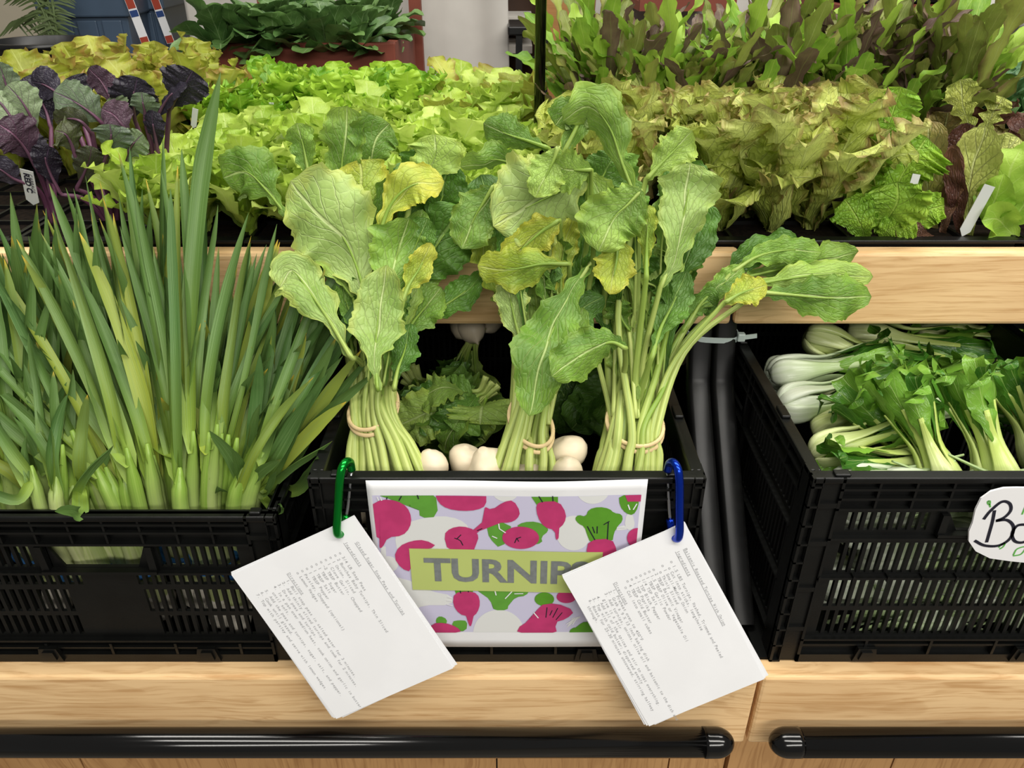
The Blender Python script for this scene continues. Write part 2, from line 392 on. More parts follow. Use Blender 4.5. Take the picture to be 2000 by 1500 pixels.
M['gl'] = strapmat('garlic_leaf', '#8aa43c', '#567638', '#78965a', '#d8b63c')
M['let'] = leafmat('lime_lettuce', '#b0cc48', '#cade70', '#92b238', '#d4e294', nv=5, slope=.6, net=.12, trans=.32, vstr=.45, rough=.38)
M['letc'] = leafmat('green_curly_lettuce', '#83b42c', '#abd044', '#5f9420', '#bcd868', nv=5, slope=.6, net=.12, trans=.3, vstr=.4, rough=.38)
M['letb'] = leafmat('bronze_lettuce', '#a6b23a', '#c3c85a', '#8a9230', '#cdd680', edge='#8a6a34', edge_amt=.5, nv=5, slope=.6, net=.15, trans=.3, vstr=.4, patch='#8a5a32', patch_amt=.6)
M['bat'] = leafmat('red_tinged_lettuce', '#bac85a', '#d4de80', '#a2b24c', '#cbd688', edge='#8a6844', edge_amt=.55, nv=5, slope=.6, net=.25, trans=.26, vstr=.5, patch='#8a6640', patch_amt=.6, bump=1.)
M['fril'] = leafmat('frilly_green_lettuce', '#a0ca40', '#bfdf5c', '#80b034', '#c6e070', nv=5, slope=.6, net=.3, trans=.3, vstr=.45, bump=1.)
M['romr'] = leafmat('bronze_romaine', '#a9a654', '#bfc274', '#8a7a48', '#cfd79a', edge='#8a6250', edge_amt=.8, nv=6, slope=.7, net=.12, trans=.2, vstr=.6, patch='#8f6a52', patch_amt=.4, bump=1.)
M['romg'] = leafmat('pale_romaine', '#b3bb58', '#c9d078', '#98a748', '#d9e09c', nv=6, slope=.7, net=.12, trans=.2, vstr=.6, bump=1.)
M['romd'] = leafmat('maroon_lettuce', '#6a4436', '#84604c', '#4c2e28', '#957058', nv=6, slope=.7, net=.3, trans=.12, vstr=.4, bump=1.)
M['butter'] = leafmat('butter_lettuce', '#94bc3a', '#b2d358', '#78a42e', '#c9de84', nv=5, slope=.7, net=.15, trans=.28, vstr=.4)
M['ro'] = leafmat('olive_oak_leaf', '#758838', '#97a24c', '#5c6a2c', '#a8b46c', edge='#6e5040', edge_amt=.5, nv=6, slope=.8, net=.15, trans=.22, vstr=.5, patch='#654838', patch_amt=.4)
M['rog'] = leafmat('green_oak_leaf', '#7fa832', '#a4c44c', '#5f8a28', '#b6cc70', nv=6, slope=.8, net=.15, trans=.28, vstr=.5)
M['rom'] = leafmat('purple_oak_leaf', '#6c5a4c', '#80705a', '#4e3c34', '#8b9458', edge='#503430', edge_amt=.7, nv=6, slope=.8, net=.15, trans=.15, vstr=.5, patch='#50343a', patch_amt=.5)
M['cabd'] = leafmat('dark_purple_cabbage', '#2b2833', '#3a3642', '#1e1a25', '#4c3c50', nv=5.5, slope=.9, net=.3, trans=.06, vstr=.7, bump=.7)
M['cabp'] = leafmat('plum_cabbage', '#4c3844', '#5e4a56', '#382834', '#8a5b78', nv=5.5, slope=.9, net=.3, trans=.1, vstr=.7, bump=.7)
M['cabg'] = leafmat('grey_green_cabbage', '#66785a', '#80926c', '#505f4c', '#5c3f5c', nv=5.5, slope=.9, net=.45, trans=.12, vstr=.8, bump=.6)
M['cabo'] = leafmat('olive_cabbage', '#4a5030', '#5f6a38', '#363a2a', '#4a3040', nv=5.5, slope=.9, net=.3, trans=.1, vstr=.7, bump=.6)
M['cabst'] = stalkmat('purple_stalk', '#6a3f58', '#5a4050', '#8a5a74', .5)
M['tats'] = leafmat('dark_green_leaf', '#4d6e38', '#688a4a', '#355428', '#8fa876', nv=5, slope=.6, net=.1, trans=.1, vstr=.5, rough=.35)
M['kale'] = leafmat('blue_green_kale', '#5c8450', '#7fa868', '#41664a', '#9ab888', nv=5, slope=.6, net=.15, trans=.18, vstr=.4)
M['bleaf'] = leafmat('bok_choy_leaf', '#4c8226', '#7aa83a', '#32641c', '#a6c46c', nv=5, slope=.8, net=.15, trans=.15, vstr=.6, rough=.25)
M['bst'] = stalkmat('bok_choy_stem', '#dae3a8', '#b9cd68', '#b2c46c', .5, rough=.22, mid=.55)
M['bstw'] = stalkmat('white_bok_choy_stem', '#dfe6d2', '#a9c084', '#b6c79a', .5, rough=.22, mid=.6)
M['palm'] = plain('palm_leaf', '#56683a', .6, var=.2)
# ================================================================ setting
MB().bx(-5, 5, -1.5, 6, -.1, 0).build('floor', M['floor']).__setitem__('kind', 'structure')
MB().bx(-5, 5, 5.0, 5.1, 0, 3.6).build('wall_back', M['wall']).__setitem__('kind', 'structure')

# ================================================================ display stands
LX, GX = -1.25, .2800
def stand(label, x0, x1, post_x, bumper_x0, bumper_x1, capside, name='display_stand'):
    t = thing(name, label, 'display stand', ((x0 + x1) / 2, .95, 0))
    MB().bx(x0, x1, .612, 1.32, .705, .731).build('lower_shelf', M['blk'], t)
    MB().bx(x0, x1, .585, .612, .612, .730).build('lower_rail', M['oak'], t, bevel=.004)['label'] = 'lower pale oak front rail'
    MB().bx(x0, x1, .915, 1.60, 1.085, 1.103).build('upper_shelf', M['blk'], t)
    MB().bx(x0, x1, .890, .915, 1.0235, 1.121).build('upper_rail', M['oak'], t, bevel=.005)['label'] = 'upper pale oak front rail'
    MB().bx(x0, x1, 1.32, 1.335, .1, 1.085).build('back_panel', M['blk'], t)
    c = [V((post_x, .925, 1.085)), V((post_x, .905, 1.0)), V((post_x, .890, .955)), V((post_x, .872, .928)), V((post_x, .80, .86)), V((post_x, .66, .732))]
    mb = MB(); pts = crom(c, 20)
    for i in range(20):
        a, b = pts[i], pts[i + 1]; d = (b - a).normalized(); u = V((1, 0, 0)); n = d.cross(u)
    ring = []
    for i, p in enumerate(pts):
        d = (pts[min(i + 1, 20)] - pts[max(i - 1, 0)]).normalized(); u = V((1, 0, 0)); n = u.cross(d); rr = []
        for k in range(16):
            a = 2 * PI * k / 16; cx = abs(math.cos(a)) ** .45 * (1 if math.cos(a) > 0 else -1); sx = abs(math.sin(a)) ** .45 * (1 if math.sin(a) > 0 else -1)
            rr.append(mb.vert(p + u * cx * .0145 + n * sx * .013))
        ring.append(rr)
    for i in range(20):
        for k in range(16): mb.face((ring[i][k], ring[i][(k + 1) % 16], ring[i + 1][(k + 1) % 16], ring[i + 1][k]))
    mb.build('post', M['post'], t, smooth=True)
    # bumper tube on the front
    mb = MB(); r = .0165
    xs = [bumper_x0, bumper_x1]
    mb.tube([V((xs[0], .556, .6555)), V((xs[1], .556, .6555))], r, 32, cap=True)
    mb.build('bumper_rail', M['gloss'], t, smooth=True)
    ex = xs[1] if capside > 0 else xs[0]; pr = []
    for i in range(9):
        a = i / 8 * PI / 2; pr.append((r * 1.04 * math.cos(a) + 1e-5, .010 + .021 * math.sin(a)))
    MB().lathe(V((ex - capside * .004, .556, .6555)), [(r * 1.04, -.004), (r * 1.04, .0)] + pr, 28, V((capside, 0, 0))).build('end_cap', M['gloss'], t, smooth=True)
    return t
s1 = stand('left wooden display stand with oak rails holding garlic and turnip crates', -1.25, .2795, .2465, -1.25, .227, 1)
s2 = stand('right wooden display stand with oak rails holding the bok choy crate', .2835, 1.75, .2780, .321, 1.75, -1)
def cedar(t, xs):
    for a, b in zip(xs, xs[1:]): MB().bx(a + .001, b - .001, .625, .64, .15, .612).build('cedar_board', M['cedar'], t)
cedar(s1, [-1.25, -.72, -.565, -.02, .206, .2795]); cedar(s2, [.2835, .50, .75, 1.0, 1.25, 1.5, 1.75])
# zip tie
t = thing('zip_tie', 'white nylon zip tie around the two black posts', 'zip tie', (.262, .9, 1.005))
pts = []
for k in range(41):
    a = 2 * PI * k / 40; cx = abs(math.cos(a)) ** .6 * (1 if math.cos(a) > 0 else -1); sx = abs(math.sin(a)) ** .6 * (1 if math.sin(a) > 0 else -1)
    pts.append(V((.2625 + cx * .0335, .907 + sx * .0155, 1.005 - .003 * math.cos(a) + .004 * math.sin(a))))
mb = MB()
for i in range(41):
    p = pts[i]; mb.vert(p + V((0, 0, .0035))); mb.vert(p - V((0, 0, .0035))); q = p + (p - V((.2625, .907, 1.005))).normalized() * .0013; mb.vert(q + V((0, 0, .0035))); mb.vert(q - V((0, 0, .0035)))
for i in range(40):
    a = i * 4; b = a + 4
    mb.face((a, b, b + 1, a + 1)); mb.face((a + 2, a + 3, b + 3, b + 2)); mb.face((a, a + 2, b + 2, b)); mb.face((a + 1, b + 1, b + 3, a + 3))
mb.build('strap', M['zip'], t)
MB().box((.2975, .895, 1.004), (.010, .009, .011)).build('lock_head', M['zip'], t, bevel=.0015)
MB().box((.309, .892, 1.006), (.016, .0016, .006), Matrix.Rotation(-.15, 3, 'Y')).build('tail', M['zip'], t)

# ================================================================ crates
def slat(mb, F, a0, a1, b0, b1, z0, z1, n0, n1, mi=0):
    ids = [mb.vert(F(s, z, n)) for n in (n0, n1) for s, z in ((a0, z0), (a1, z0), (b1, z1), (b0, z1))]
    for q in ((0, 1, 2, 3), (7, 6, 5, 4), (0, 4, 5, 1), (2, 6, 7, 3), (1, 5, 6, 2), (3, 7, 4, 0)): mb.face([ids[j] for j in q], mi)
def panel(mb, F, W, H, rows, th=.004, c=.034):
    """rows: (f0, f1, [(s0,s1)...]) openings by height fraction from the bottom, s from the centre of the panel"""
    z = 0.
    for f0, f1, ops in sorted(rows):
        slat(mb, F, -W / 2, W / 2, -W / 2, W / 2, z, f0 * H, 0, th)
        s = -W / 2
        for a, b in sorted(ops):
            # rounded-ish ends: narrow the opening at top and bottom by a chamfer
            slat(mb, F, s, a, s, a, f0 * H, f1 * H, 0, th); s = b
        slat(mb, F, s, W / 2, s, W / 2, f0 * H, f1 * H, 0, th); z = f1 * H
    slat(mb, F, -W / 2, W / 2, -W / 2, W / 2, z, H, 0, th)
def slots(a, b, pitch=.0098, w=.0057):
    n = int((b - a) / pitch); return [(a + i * pitch, a + i * pitch + w) for i in range(n)]
def hgrip(a, b): return [(a, b)]
def crate(x0, x1, H, kind, label, y0=.606, L=.6, zb=.731):
    W = x1 - x0; xc = (x0 + x1) / 2
    t = thing('plastic_crate', label, 'crate', (xc, y0 + L / 2, zb))
    hw = W / 2
    if kind == 'garlic':
        rows = [(.18, .32, slots(-.150, -.034) + slots(.044, .158)), (.35, .505, slots(-.150, -.040) + slots(.036, .158)), (.54, .615, slots(-.15, -.020) + slots(.033, .155)),
                (.66, .81, slots(-.155, -.062) + [(-.052, .054)] + slots(.064, .155))]
        bars = [.155, .635, .825, .90, .95]
    else:
        rows = [(.15, .29, slots(-.150, .150)), (.315, .475, slots(-.150, .150)), (.505, .665, slots(-.150, .150)), (.73, .82, slots(-.150, -.058) + [(-.048, .048)] + slots(.062, .15))]
        bars = [.135, .49, .70, .85, .90, .945]
    for side in ('front', 'back'):
        mb = MB(); sg = -1 if side == 'front' else 1; yb = y0 if side == 'front' else y0 + L
        F = lambda s, z, n, sg=sg, yb=yb: V((xc + s, yb - sg * (.006 + n), zb + z))
        panel(mb, F, W, H, rows)
        G = lambda s, z, n, sg=sg, yb=yb: V((xc + s, yb - sg * (.006 - n), zb + z))
        # ribs standing proud of the sheet
        for f in bars: slat(mb, G, -hw + .03, hw - .03, -hw + .03, hw - .03, f * H - .0014, f * H + .0014, 0, .006)
        slat(mb, G, -hw + .03, hw - .03, -hw + .03, hw - .03, .0, .012, 0, .006)
        slat(mb, G, -hw + .03, hw - .03, -hw + .03, hw - .03, .10 * H - .001, .10 * H + .0015, 0, .005)
        k = 0; s = -hw + .032
        nrib = 9
        for i in range(nrib + 1):
            s = -hw + .032 + (W - .064) * i / nrib
            slat(mb, G, s - .0012, s + .0012, s - .0012, s + .0012, (.83 if kind == 'garlic' else .85) * H, .975 * H, 0, .0055)
            if i % 2 == 0: slat(mb, G, s - .0015, s + .0015, s - .0015, s + .0015, 0, .135 * H, 0, .0058)
            if kind != 'garlic': slat(mb, G, s - .001, s + .001, s - .001, s + .001, .475 * H, .505 * H, 0, .007)
        # latches at the foot
        for s in (-.09, .09):
            slat(mb, G, s - .014, s + .014, s - .010, s + .010, .004, .024, .004, .009); slat(mb, G, s - .008, s + .008, s - .006, s + .006, .008, .020, .009, .011)
        # grip: sloped cheeks so the opening narrows below, deep rolled lip
        zt, zl = (.81 * H, .66 * H) if kind == 'garlic' else (.82 * H, .73 * H)
        g = .053 if kind == 'garlic' else .048
        for q in (-1, 1):
            slat(mb, F, q * g, q * (g - .014), q * g, q * (g - .001), zl, zt, 0, .003)
            slat(mb, G, q * (g + .008), q * g, q * (g + .008), q * (g + .001), zl, zt, 0, .006)
        slat(mb, G, -g - .008, g + .008, -g - .008, g + .008, zl - .004, zl - .0005, 0, .008)
        # corner posts with ladder of recesses
        for q in (-1, 1):
            slat(mb, G, q * hw, q * (hw - .003), q * hw, q * (hw - .003), 0, H, -.02, .006)
            slat(mb, G, q * (hw - .010), q * (hw - .030), q * (hw - .010), q * (hw - .030), 0, .97 * H, -.002, .003)
            slat(mb, G, q * (hw - .0105), q * (hw - .012), q * (hw - .0105), q * (hw - .012), 0, H, 0, .006)
            slat(mb, G, q * (hw - .030), q * (hw - .033), q * (hw - .030), q * (hw - .033), 0, H, 0, .006)
            for i in range(11): slat(mb, G, q * hw, q * (hw - .011), q * hw, q * (hw - .011), i / 10.5 * H, i / 10.5 * H + .0025, 0, .006)
            for i in (2, 4.4, 7, 9): slat(mb, G, q * (hw - .012), q * (hw - .031), q * (hw - .012), q * (hw - .031), i / 10.5 * H, i / 10.5 * H + .006, 0, .0058)
        mb.build(side + '_panel', M['blk'], t)
    for sx in (-1, 1):
        mb = MB(); F = lambda s, z, n, sx=sx: V((xc + sx * (hw - .006 - n), y0 + L / 2 + s, zb + z)); G = lambda s, z, n, sx=sx: V((xc + sx * (hw - .006 + n), y0 + L / 2 + s, zb + z))
        ll = L - .016
        panel(mb, F, ll, H, [(.12, .36, slots(-.26, -.09) + slots(-.06, .06) + slots(.09, .26)), (.40, .64, slots(-.26, -.09) + slots(-.06, .06) + slots(.09, .26)), (.70, .83, slots(-.26, -.08) + [(-.05, .05)] + slots(.08, .26))])
        for f in (.09, .38, .67, .86, .93): slat(mb, G, -.27, .27, -.27, .27, f * H - .0014, f * H + .0014, 0, .006)
        for i in range(13):
            s = -.27 + .045 * i; slat(mb, G, s - .0012, s + .0012, s - .0012, s + .0012, .86 * H, .97 * H, 0, .0055)
        for s in (-.27, .27, -.075, .075): slat(mb, G, s - .003, s + .003, s - .003, s + .003, 0, H, 0, .0055)
        mb.build('side_panel', M['blk'], t)
    mb = MB(); o = .006
    mb.bx(x0, x1, y0, y0 + .014, zb + H - .007, zb + H); mb.bx(x0, x1, y0 + L - .014, y0 + L, zb + H - .007, zb + H)
    mb.bx(x0, x0 + .013, y0 + .014, y0 + L - .014, zb + H - .007, zb + H); mb.bx(x1 - .013, x1, y0 + .014, y0 + L - .014, zb + H - .007, zb + H)
    if kind != 'garlic':   # stacking lugs on the rim
        for s in (x0 + .03, x1 - .03): mb.bx(s - .008, s + .008, y0 + .002, y0 + .012, zb + H, zb + H + .003)
        for yy in (.12, .3, .48):
            for s in (x0 + .0065, x1 - .0065): mb.bx(s - .005, s + .005, y0 + yy - .012, y0 + yy + .012, zb + H, zb + H + .004)
    else:
        mb.box((x1 - .022, y0 + .008, zb + H + .0015), (.012, .010, .004))
    mb.build('rim', M['blk'], t, bevel=.0018)
    MB().bx(x0 + .007, x1 - .007, y0 + .007, y0 + L - .007, zb + .001, zb + .006).build('base', M['blk'], t)
    return t
crate(-.634, -.240, .213, 'garlic', 'black crate with wide hand grip holding bunches of green garlic')
crate(-.201, .191, .262, 'turnip', 'black crate behind the turnips sign holding turnip bunches')
crate(.2960, .690, .262, 'bok', 'black slotted crate holding heads of bok choy')

# ================================================================ TURNIPS sign
YS = .5995
def sgn(X, Y_): p = at(700 + X * .29, 900 + Y_ * .29, YS); return (p.x, p.z)
def clip(poly, x0, x1, z0, z1):
    for ax, val, sg in ((0, x0, 1), (0, x1, -1), (1, z0, 1), (1, z1, -1)):
        out = []
        for i in range(len(poly)):
            a, b = poly[i - 1], poly[i]; ia, ib = (a[ax] - val) * sg >= 0, (b[ax] - val) * sg >= 0
            if ia != ib:
                f = (val - a[ax]) / (b[ax] - a[ax]); out.append((a[0] + (b[0] - a[0]) * f, a[1] + (b[1] - a[1]) * f))
            if ib: out.append(b)
        poly = out
        if not poly: return []
    return poly
tl_, tr_ = sgn(48, 118), sgn(1950, 138); bl_ = sgn(300, 1248)
SXL, SXR, SZT, SZB = tl_[0], tr_[0], (tl_[1] + tr_[1]) / 2, bl_[1]
def bow(x, z):      # the sheet bows a little off the crate
    u = (x - SXL) / (SXR - SXL); v = (z - SZB) / (SZT - SZB)
    return YS - .0022 * math.sin(u * PI) * (.4 + .6 * v) - .0010 * math.sin(u * 9 + v * 2) * v
sign = thing('turnips_sign', 'white paper sign reading TURNIPS with pink turnip pattern on black crate', 'sign', ((SXL + SXR) / 2, YS, SZB))
def sheetgrid(mb, x0, x1, z0, z1, off, nx=40, nz=20, th=0.):
    ids = [[mb.vert((x0 + (x1 - x0) * i / nx, bow(x0 + (x1 - x0) * i / nx, z0 + (z1 - z0) * j / nz) - off, z0 + (z1 - z0) * j / nz)) for i in range(nx + 1)] for j in range(nz + 1)]
    for j in range(nz):
        for i in range(nx): mb.face((ids[j][i], ids[j][i + 1], ids[j + 1][i + 1], ids[j + 1][i]))
mb = MB(); sheetgrid(mb, SXL, SXR, SZB, SZT, 0); sh = mb.build('sheet', M['paper'], sign, smooth=True)
so = sh.modifiers.new('t', 'SOLIDIFY'); so.thickness = .0003; so.offset = 1
a1, a2 = sgn(92, 222), sgn(1905, 232); a3 = sgn(500, 1147)
AX0, AX1, AZ1, AZ0 = a1[0], a2[0], (a1[1] + a2[1]) / 2, a3[1]
mb = MB(); sheetgrid(mb, AX0, AX1, AZ0, AZ1, .0004); mb.build('printed_ground', M['lav'], sign)
def inkpoly(polys, name, m, off, smooth=True):
    for k, P_ in enumerate(polys): inkpoly1([P_], name, m, off + k * .00001, smooth)
def inkpoly1(polys, name, m, off, smooth=True):
    bm = bmesh.new()
    for k, P_ in enumerate(polys):
        if smooth and len(P_) > 4:
            Q = []
            for i in range(len(P_)):
                a, b = P_[i - 1], P_[i]; Q += [(a[0] * .75 + b[0] * .25, a[1] * .75 + b[1] * .25), (a[0] * .25 + b[0] * .75, a[1] * .25 + b[1] * .75)]
            P_ = Q
        W_ = clip([sgn(*p) for p in P_], AX0, AX1, AZ0, AZ1)
        if len(W_) < 3: continue
        vs = [bm.verts.new((x, 0, z)) for x, z in W_]
        try: f = bm.faces.new(vs)
        except ValueError: continue
        ar = sum(W_[i - 1][0] * W_[i][1] - W_[i][0] * W_[i - 1][1] for i in range(len(W_)))
        g = [f]
        for vv in vs: vv.co.y = k * .00001
    bmesh.ops.triangulate(bm, faces=bm.faces[:])
    for _ in range(3):
        es = [e for e in bm.edges if e.calc_length() > .012]
        if not es: break
        bmesh.ops.subdivide_edges(bm, edges=es, cuts=1); bmesh.ops.triangulate(bm, faces=[f for f in bm.faces if len(f.verts) > 3])
    mb = MB()
    for vv in bm.verts: mb.vert((vv.co.x, bow(vv.co.x, vv.co.z) - off - vv.co.y, vv.co.z))
    bm.verts.index_update()
    for f in bm.faces: mb.face([q.index for q in f.verts])
    bm.free()
    return mb.build(name, m, sign)
def circ(cx, cy, rx, ry=None, n=26): ry = ry or rx; return [(cx + rx * math.cos(2 * PI * k / n), cy + ry * math.sin(2 * PI * k / n)) for k in range(n)]
inkpoly([[(245, 500), (290, 430), (400, 385), (560, 362), (680, 385), (750, 440), (770, 590), (345, 600), (330, 640), (265, 610)], circ(1450, 475, 118), circ(1580, 160, 122), circ(990, 165, 100),
         [(160, 790), (300, 775), (480, 870), (640, 900), (630, 965), (430, 965), (380, 1010), (300, 980), (200, 900)], circ(945, 1150, 172, 155), circ(200, 690, 70, 55),
         [(155, 570), (185, 570), (190, 650), (150, 650)], [(1805, 350), (1845, 350), (1865, 440), (1830, 470), (1790, 440)], [(1180, 1010), (1210, 1060), (1195, 1050)], [(1790, 430), (1810, 460), (1740, 465), (1735, 445)], [(1440, 1050), (1500, 1040), (1400, 1120)]], 'white_turnip_print', M['wht'], .0006)
inkpoly([[(135, 225), (330, 200), (520, 200), (540, 370), (415, 378), (410, 310), (300, 270), (180, 240)], [(845, 350), (890, 330), (960, 400), (1050, 440), (960, 590), (880, 510), (870, 450), (850, 400)],
         [(1060, 430), (1110, 400), (1200, 395), (1270, 430), (1280, 460), (1230, 500), (1240, 540), (1150, 560)],
         [(775, 850), (1160, 850), (1130, 900), (1060, 910), (1010, 960), (1005, 998), (910, 998), (905, 960), (860, 900)],
         [(520, 1060), (550, 1035), (600, 1060), (590, 1100), (530, 1100)], [(630, 1075), (680, 1065), (735, 1070), (728, 1140), (640, 1140)]], 'green_leaf_print', M['grn'], .0008)
inkpoly([[(1140, 190), (1343, 190), (1343, 270), (1200, 280)], circ(1252, 922, 66, 46), [(1415, 1160), (1430, 1120), (1490, 1110), (1500, 1080), (1560, 1075), (1620, 1160)], [(640, 840), (775, 840), (770, 890), (660, 890)],
         [(1753, 225), (1890, 235), (1885, 310), (1850, 365), (1800, 350), (1760, 300)],
         [(1455, 375), (1480, 350), (1530, 365), (1550, 315), (1620, 300), (1690, 315), (1720, 345), (1775, 355), (1780, 400), (1740, 440), (1720, 480), (1710, 540), (1560, 540), (1540, 490), (1520, 430), (1480, 410)]], 'bright_leaf_print', M['grn2'], .0010)
inkpoly([[(95, 290), (95, 285), (160, 250), (260, 258), (330, 300), (360, 370), (350, 440), (300, 495), (200, 505), (165, 575), (140, 580), (155, 520), (100, 490), (93, 400)], [(512, 200), (862, 200), (862, 290), (800, 322), (700, 330), (600, 315), (540, 275)],
         [(845, 295), (900, 320), (980, 262), (1045, 250), (1092, 330), (1070, 378), (1020, 404), (940, 405), (830, 460), (800, 460), (860, 420), (930, 380), (870, 345)],
         [(575, 490), (620, 445), (700, 430), (785, 455), (812, 500), (795, 550), (775, 600), (605, 600)], [(770, 460), (855, 385), (845, 440), (795, 480)], circ(1093, 505, 124, 76, 30),
         [(1195, 280), (1230, 258), (1350, 255), (1400, 340), (1388, 405), (1340, 448), (1352, 500), (1330, 525), (1322, 450), (1250, 432), (1205, 360)],
         [(1550, 520), (1705, 515), (1740, 590), (1735, 650), (1640, 650), (1530, 620)], circ(1880, 515, 72, 66), [(240, 640), (275, 565), (360, 528), (450, 522), (540, 570), (360, 600), (360, 740), (290, 715)],
         [(645, 880), (740, 866), (805, 885), (822, 950), (803, 1012), (768, 1042), (764, 1100), (745, 1105), (740, 1038), (680, 1022), (637, 960)],
         [(465, 1150), (500, 1085), (580, 1080), (665, 1108), (700, 1150)], [(1210, 962), (1330, 945), (1460, 1000), (1400, 1055), (1320, 1078), (1340, 1160), (1060, 1155), (1095, 1090), (1212, 1058)],
         circ(1400, 905, 66, 42), [(155, 700), (215, 715), (232, 790), (185, 790)], [(1795, 225), (1915, 225), (1910, 272), (1812, 270)], [(285, 890), (325, 915), (320, 935)]], 'pink_turnip_print', M['pink'], .0012)
def strokes(lines, name, m, parent, off, wd, tr):
    for l_ in lines: strokes1([l_], name, m, parent, off, wd, tr)
def strokes1(lines, name, m, parent, off, wd, tr):
    mb = MB()
    for L_ in lines:
        for a, b in zip(L_, L_[1:]):
            (ax, az), (bx, bz) = tr(a), tr(b); dx, dz = bx - ax, bz - az; l = math.hypot(dx, dz) or 1; nx, nz = -dz / l * wd / 2, dx / l * wd / 2
            q = [(ax + nx, az + nz), (ax - nx, az - nz), (bx - nx, bz - nz), (bx + nx, bz + nz)]
            mb.face([mb.vert((x, off(x, z), z)) for x, z in q])
    return mb.build(name, m, parent)
strokes([[(195, 235), (192, 250)], [(292, 228), (275, 258)], [(398, 222), (407, 248)], [(1540, 428), (1560, 465), (1592, 522)], [(1575, 432), (1590, 475)], [(1607, 430), (1606, 478)], [(1650, 420), (1690, 398)], [(1682, 405), (1675, 520)],
         [(692, 488), (665, 515), (690, 530), (705, 560)], [(648, 510), (668, 518)], [(1095, 500), (1065, 510), (1052, 540)], [(1065, 505), (1080, 530)], [(1270, 975), (1262, 1045)], [(1305, 995), (1288, 1030)], [(1342, 980), (1308, 1045)], [(1372, 1010), (1330, 1060)],
         [(1215, 222), (1240, 262)], [(1307, 220), (1310, 255)], [(685, 858), (690, 882)], [(740, 858), (742, 875)], [(800, 460), (835, 445)]], 'black_stroke_print', M['ink'], sign, lambda x, z: bow(x, z) - .0014, .0011, lambda p: sgn(*p))
strokes([[(945, 410), (950, 445), (992, 472)], [(900, 495), (935, 510)], [(920, 865), (928, 895)], [(1035, 868), (988, 918)], [(1050, 884), (1110, 882)], [(1815, 290), (1828, 325)], [(1850, 325), (1875, 285)], [(600, 905), (635, 915)], [(598, 930), (635, 935)], [(598, 955), (635, 965)], [(128, 232), (140, 258)], [(150, 232), (160, 258)], [(1180, 1010), (1212, 1048)], [(1740, 440), (1800, 440)], [(1400, 1090), (1460, 1050)], [(1440, 1095), (1475, 1040)]], 'white_stroke_print', M['paper'], sign, lambda x, z: bow(x, z) - .0015, .0012, lambda p: sgn(*p))
# lime label
q0, q1, q2 = sgn(343, 578), sgn(1645, 603), sgn(360, 856)
mb = MB()
NX = 30
ids = []
for j in range(3):
    for i in range(NX + 1):
        x = q0[0] + (q1[0] - q0[0]) * i / NX; z = (q0[1] + (q1[1] - q0[1]) * i / NX) + (q2[1] - q0[1]) * j / 2
        mb.vert((x, bow(x, z) - .0017, z))
for j in range(2):
    for i in range(NX): a = j * (NX + 1) + i; mb.face((a, a + NX + 1, a + NX + 2, a + 1))
mb.build('lime_label', M['lime'], sign)

def textmesh(s, size=1., bold=0., mono=None):
    """flat glyph meshes from Blender's own font: returns (verts2d, faces, width)"""
    cu = bpy.data.curves.new('txt', 'FONT'); cu.body = s; cu.size = size; cu.offset = bold; cu.resolution_u = 3
    ob = bpy.data.objects.new('txt', cu); COL.objects.link(ob); bpy.context.view_layer.update()
    dg = bpy.context.evaluated_depsgraph_get(); me = bpy.data.meshes.new_from_object(ob.evaluated_get(dg))
    v = [(p.co.x, p.co.y) for p in me.vertices]; f = [tuple(p.vertices) for p in me.polygons]
    bpy.data.objects.remove(ob); bpy.data.curves.remove(cu); bpy.data.meshes.remove(me)
    return v, f
v, f = textmesh('TURNIPS', 1., .030)
xa, xb = min(p[0] for p in v), max(p[0] for p in v); za, zb_ = min(p[1] for p in v), max(p[1] for p in v)
t0, t1, t2 = sgn(440, 638), sgn(1562, 662), sgn(440, 797)
mb = MB()
for x, z in v:
    u = (x - xa) / (xb - xa); ww = (z - za) / (zb_ - za); X = t0[0] + (t1[0] - t0[0]) * u; Z = t2[1] + (t1[1] - t0[1]) * u + (t0[1] - t2[1]) * ww
    mb.vert((X, bow(X, Z) - .0021, Z))
for g in f: mb.face(g)
mb.build('turnips_lettering', M['gry'], sign)

# ================================================================ bok choy plaque
YP = .5985
def pq(X, Y_): p = at(1450 + X * .275, 900 + Y_ * .275, YP); return (p.x, p.z)
pl = thing('bok_choy_sign', 'white rounded sign hand lettered Bok Choy on the right crate', 'sign', (pq(2000, 450)[0], YP, pq(2000, 450)[1]))
out = [(1640, 440), (1660, 350), (1700, 270), (1770, 220), (1860, 197), (1950, 195)] + [(2300, 200), (2620, 230), (2700, 330), (2760, 480), (2740, 620), (2600, 720)] + [(2000, 720), (1900, 710), (1760, 690), (1660, 640), (1612, 570), (1615, 500)]
mb = MB(); W_ = [pq(*p) for p in out]
a_ = [mb.vert((x, YP, z)) for x, z in W_]; b_ = [mb.vert((x, YP + .002, z)) for x, z in W_]; mb.face(a_); mb.face(b_[::-1])
for i in range(len(a_)): mb.face((a_[i - 1], a_[i], b_[i], b_[i - 1]))
mb.build('board', M['plaque'], pl, bevel=.0006)
def smoothline(L_): 
    P3 = crom([V((a, b, 0)) for a, b in L_], 8 * (len(L_) - 1)); return [(p.x, p.y) for p in P3]
offp = lambda x, z: YP - .0004
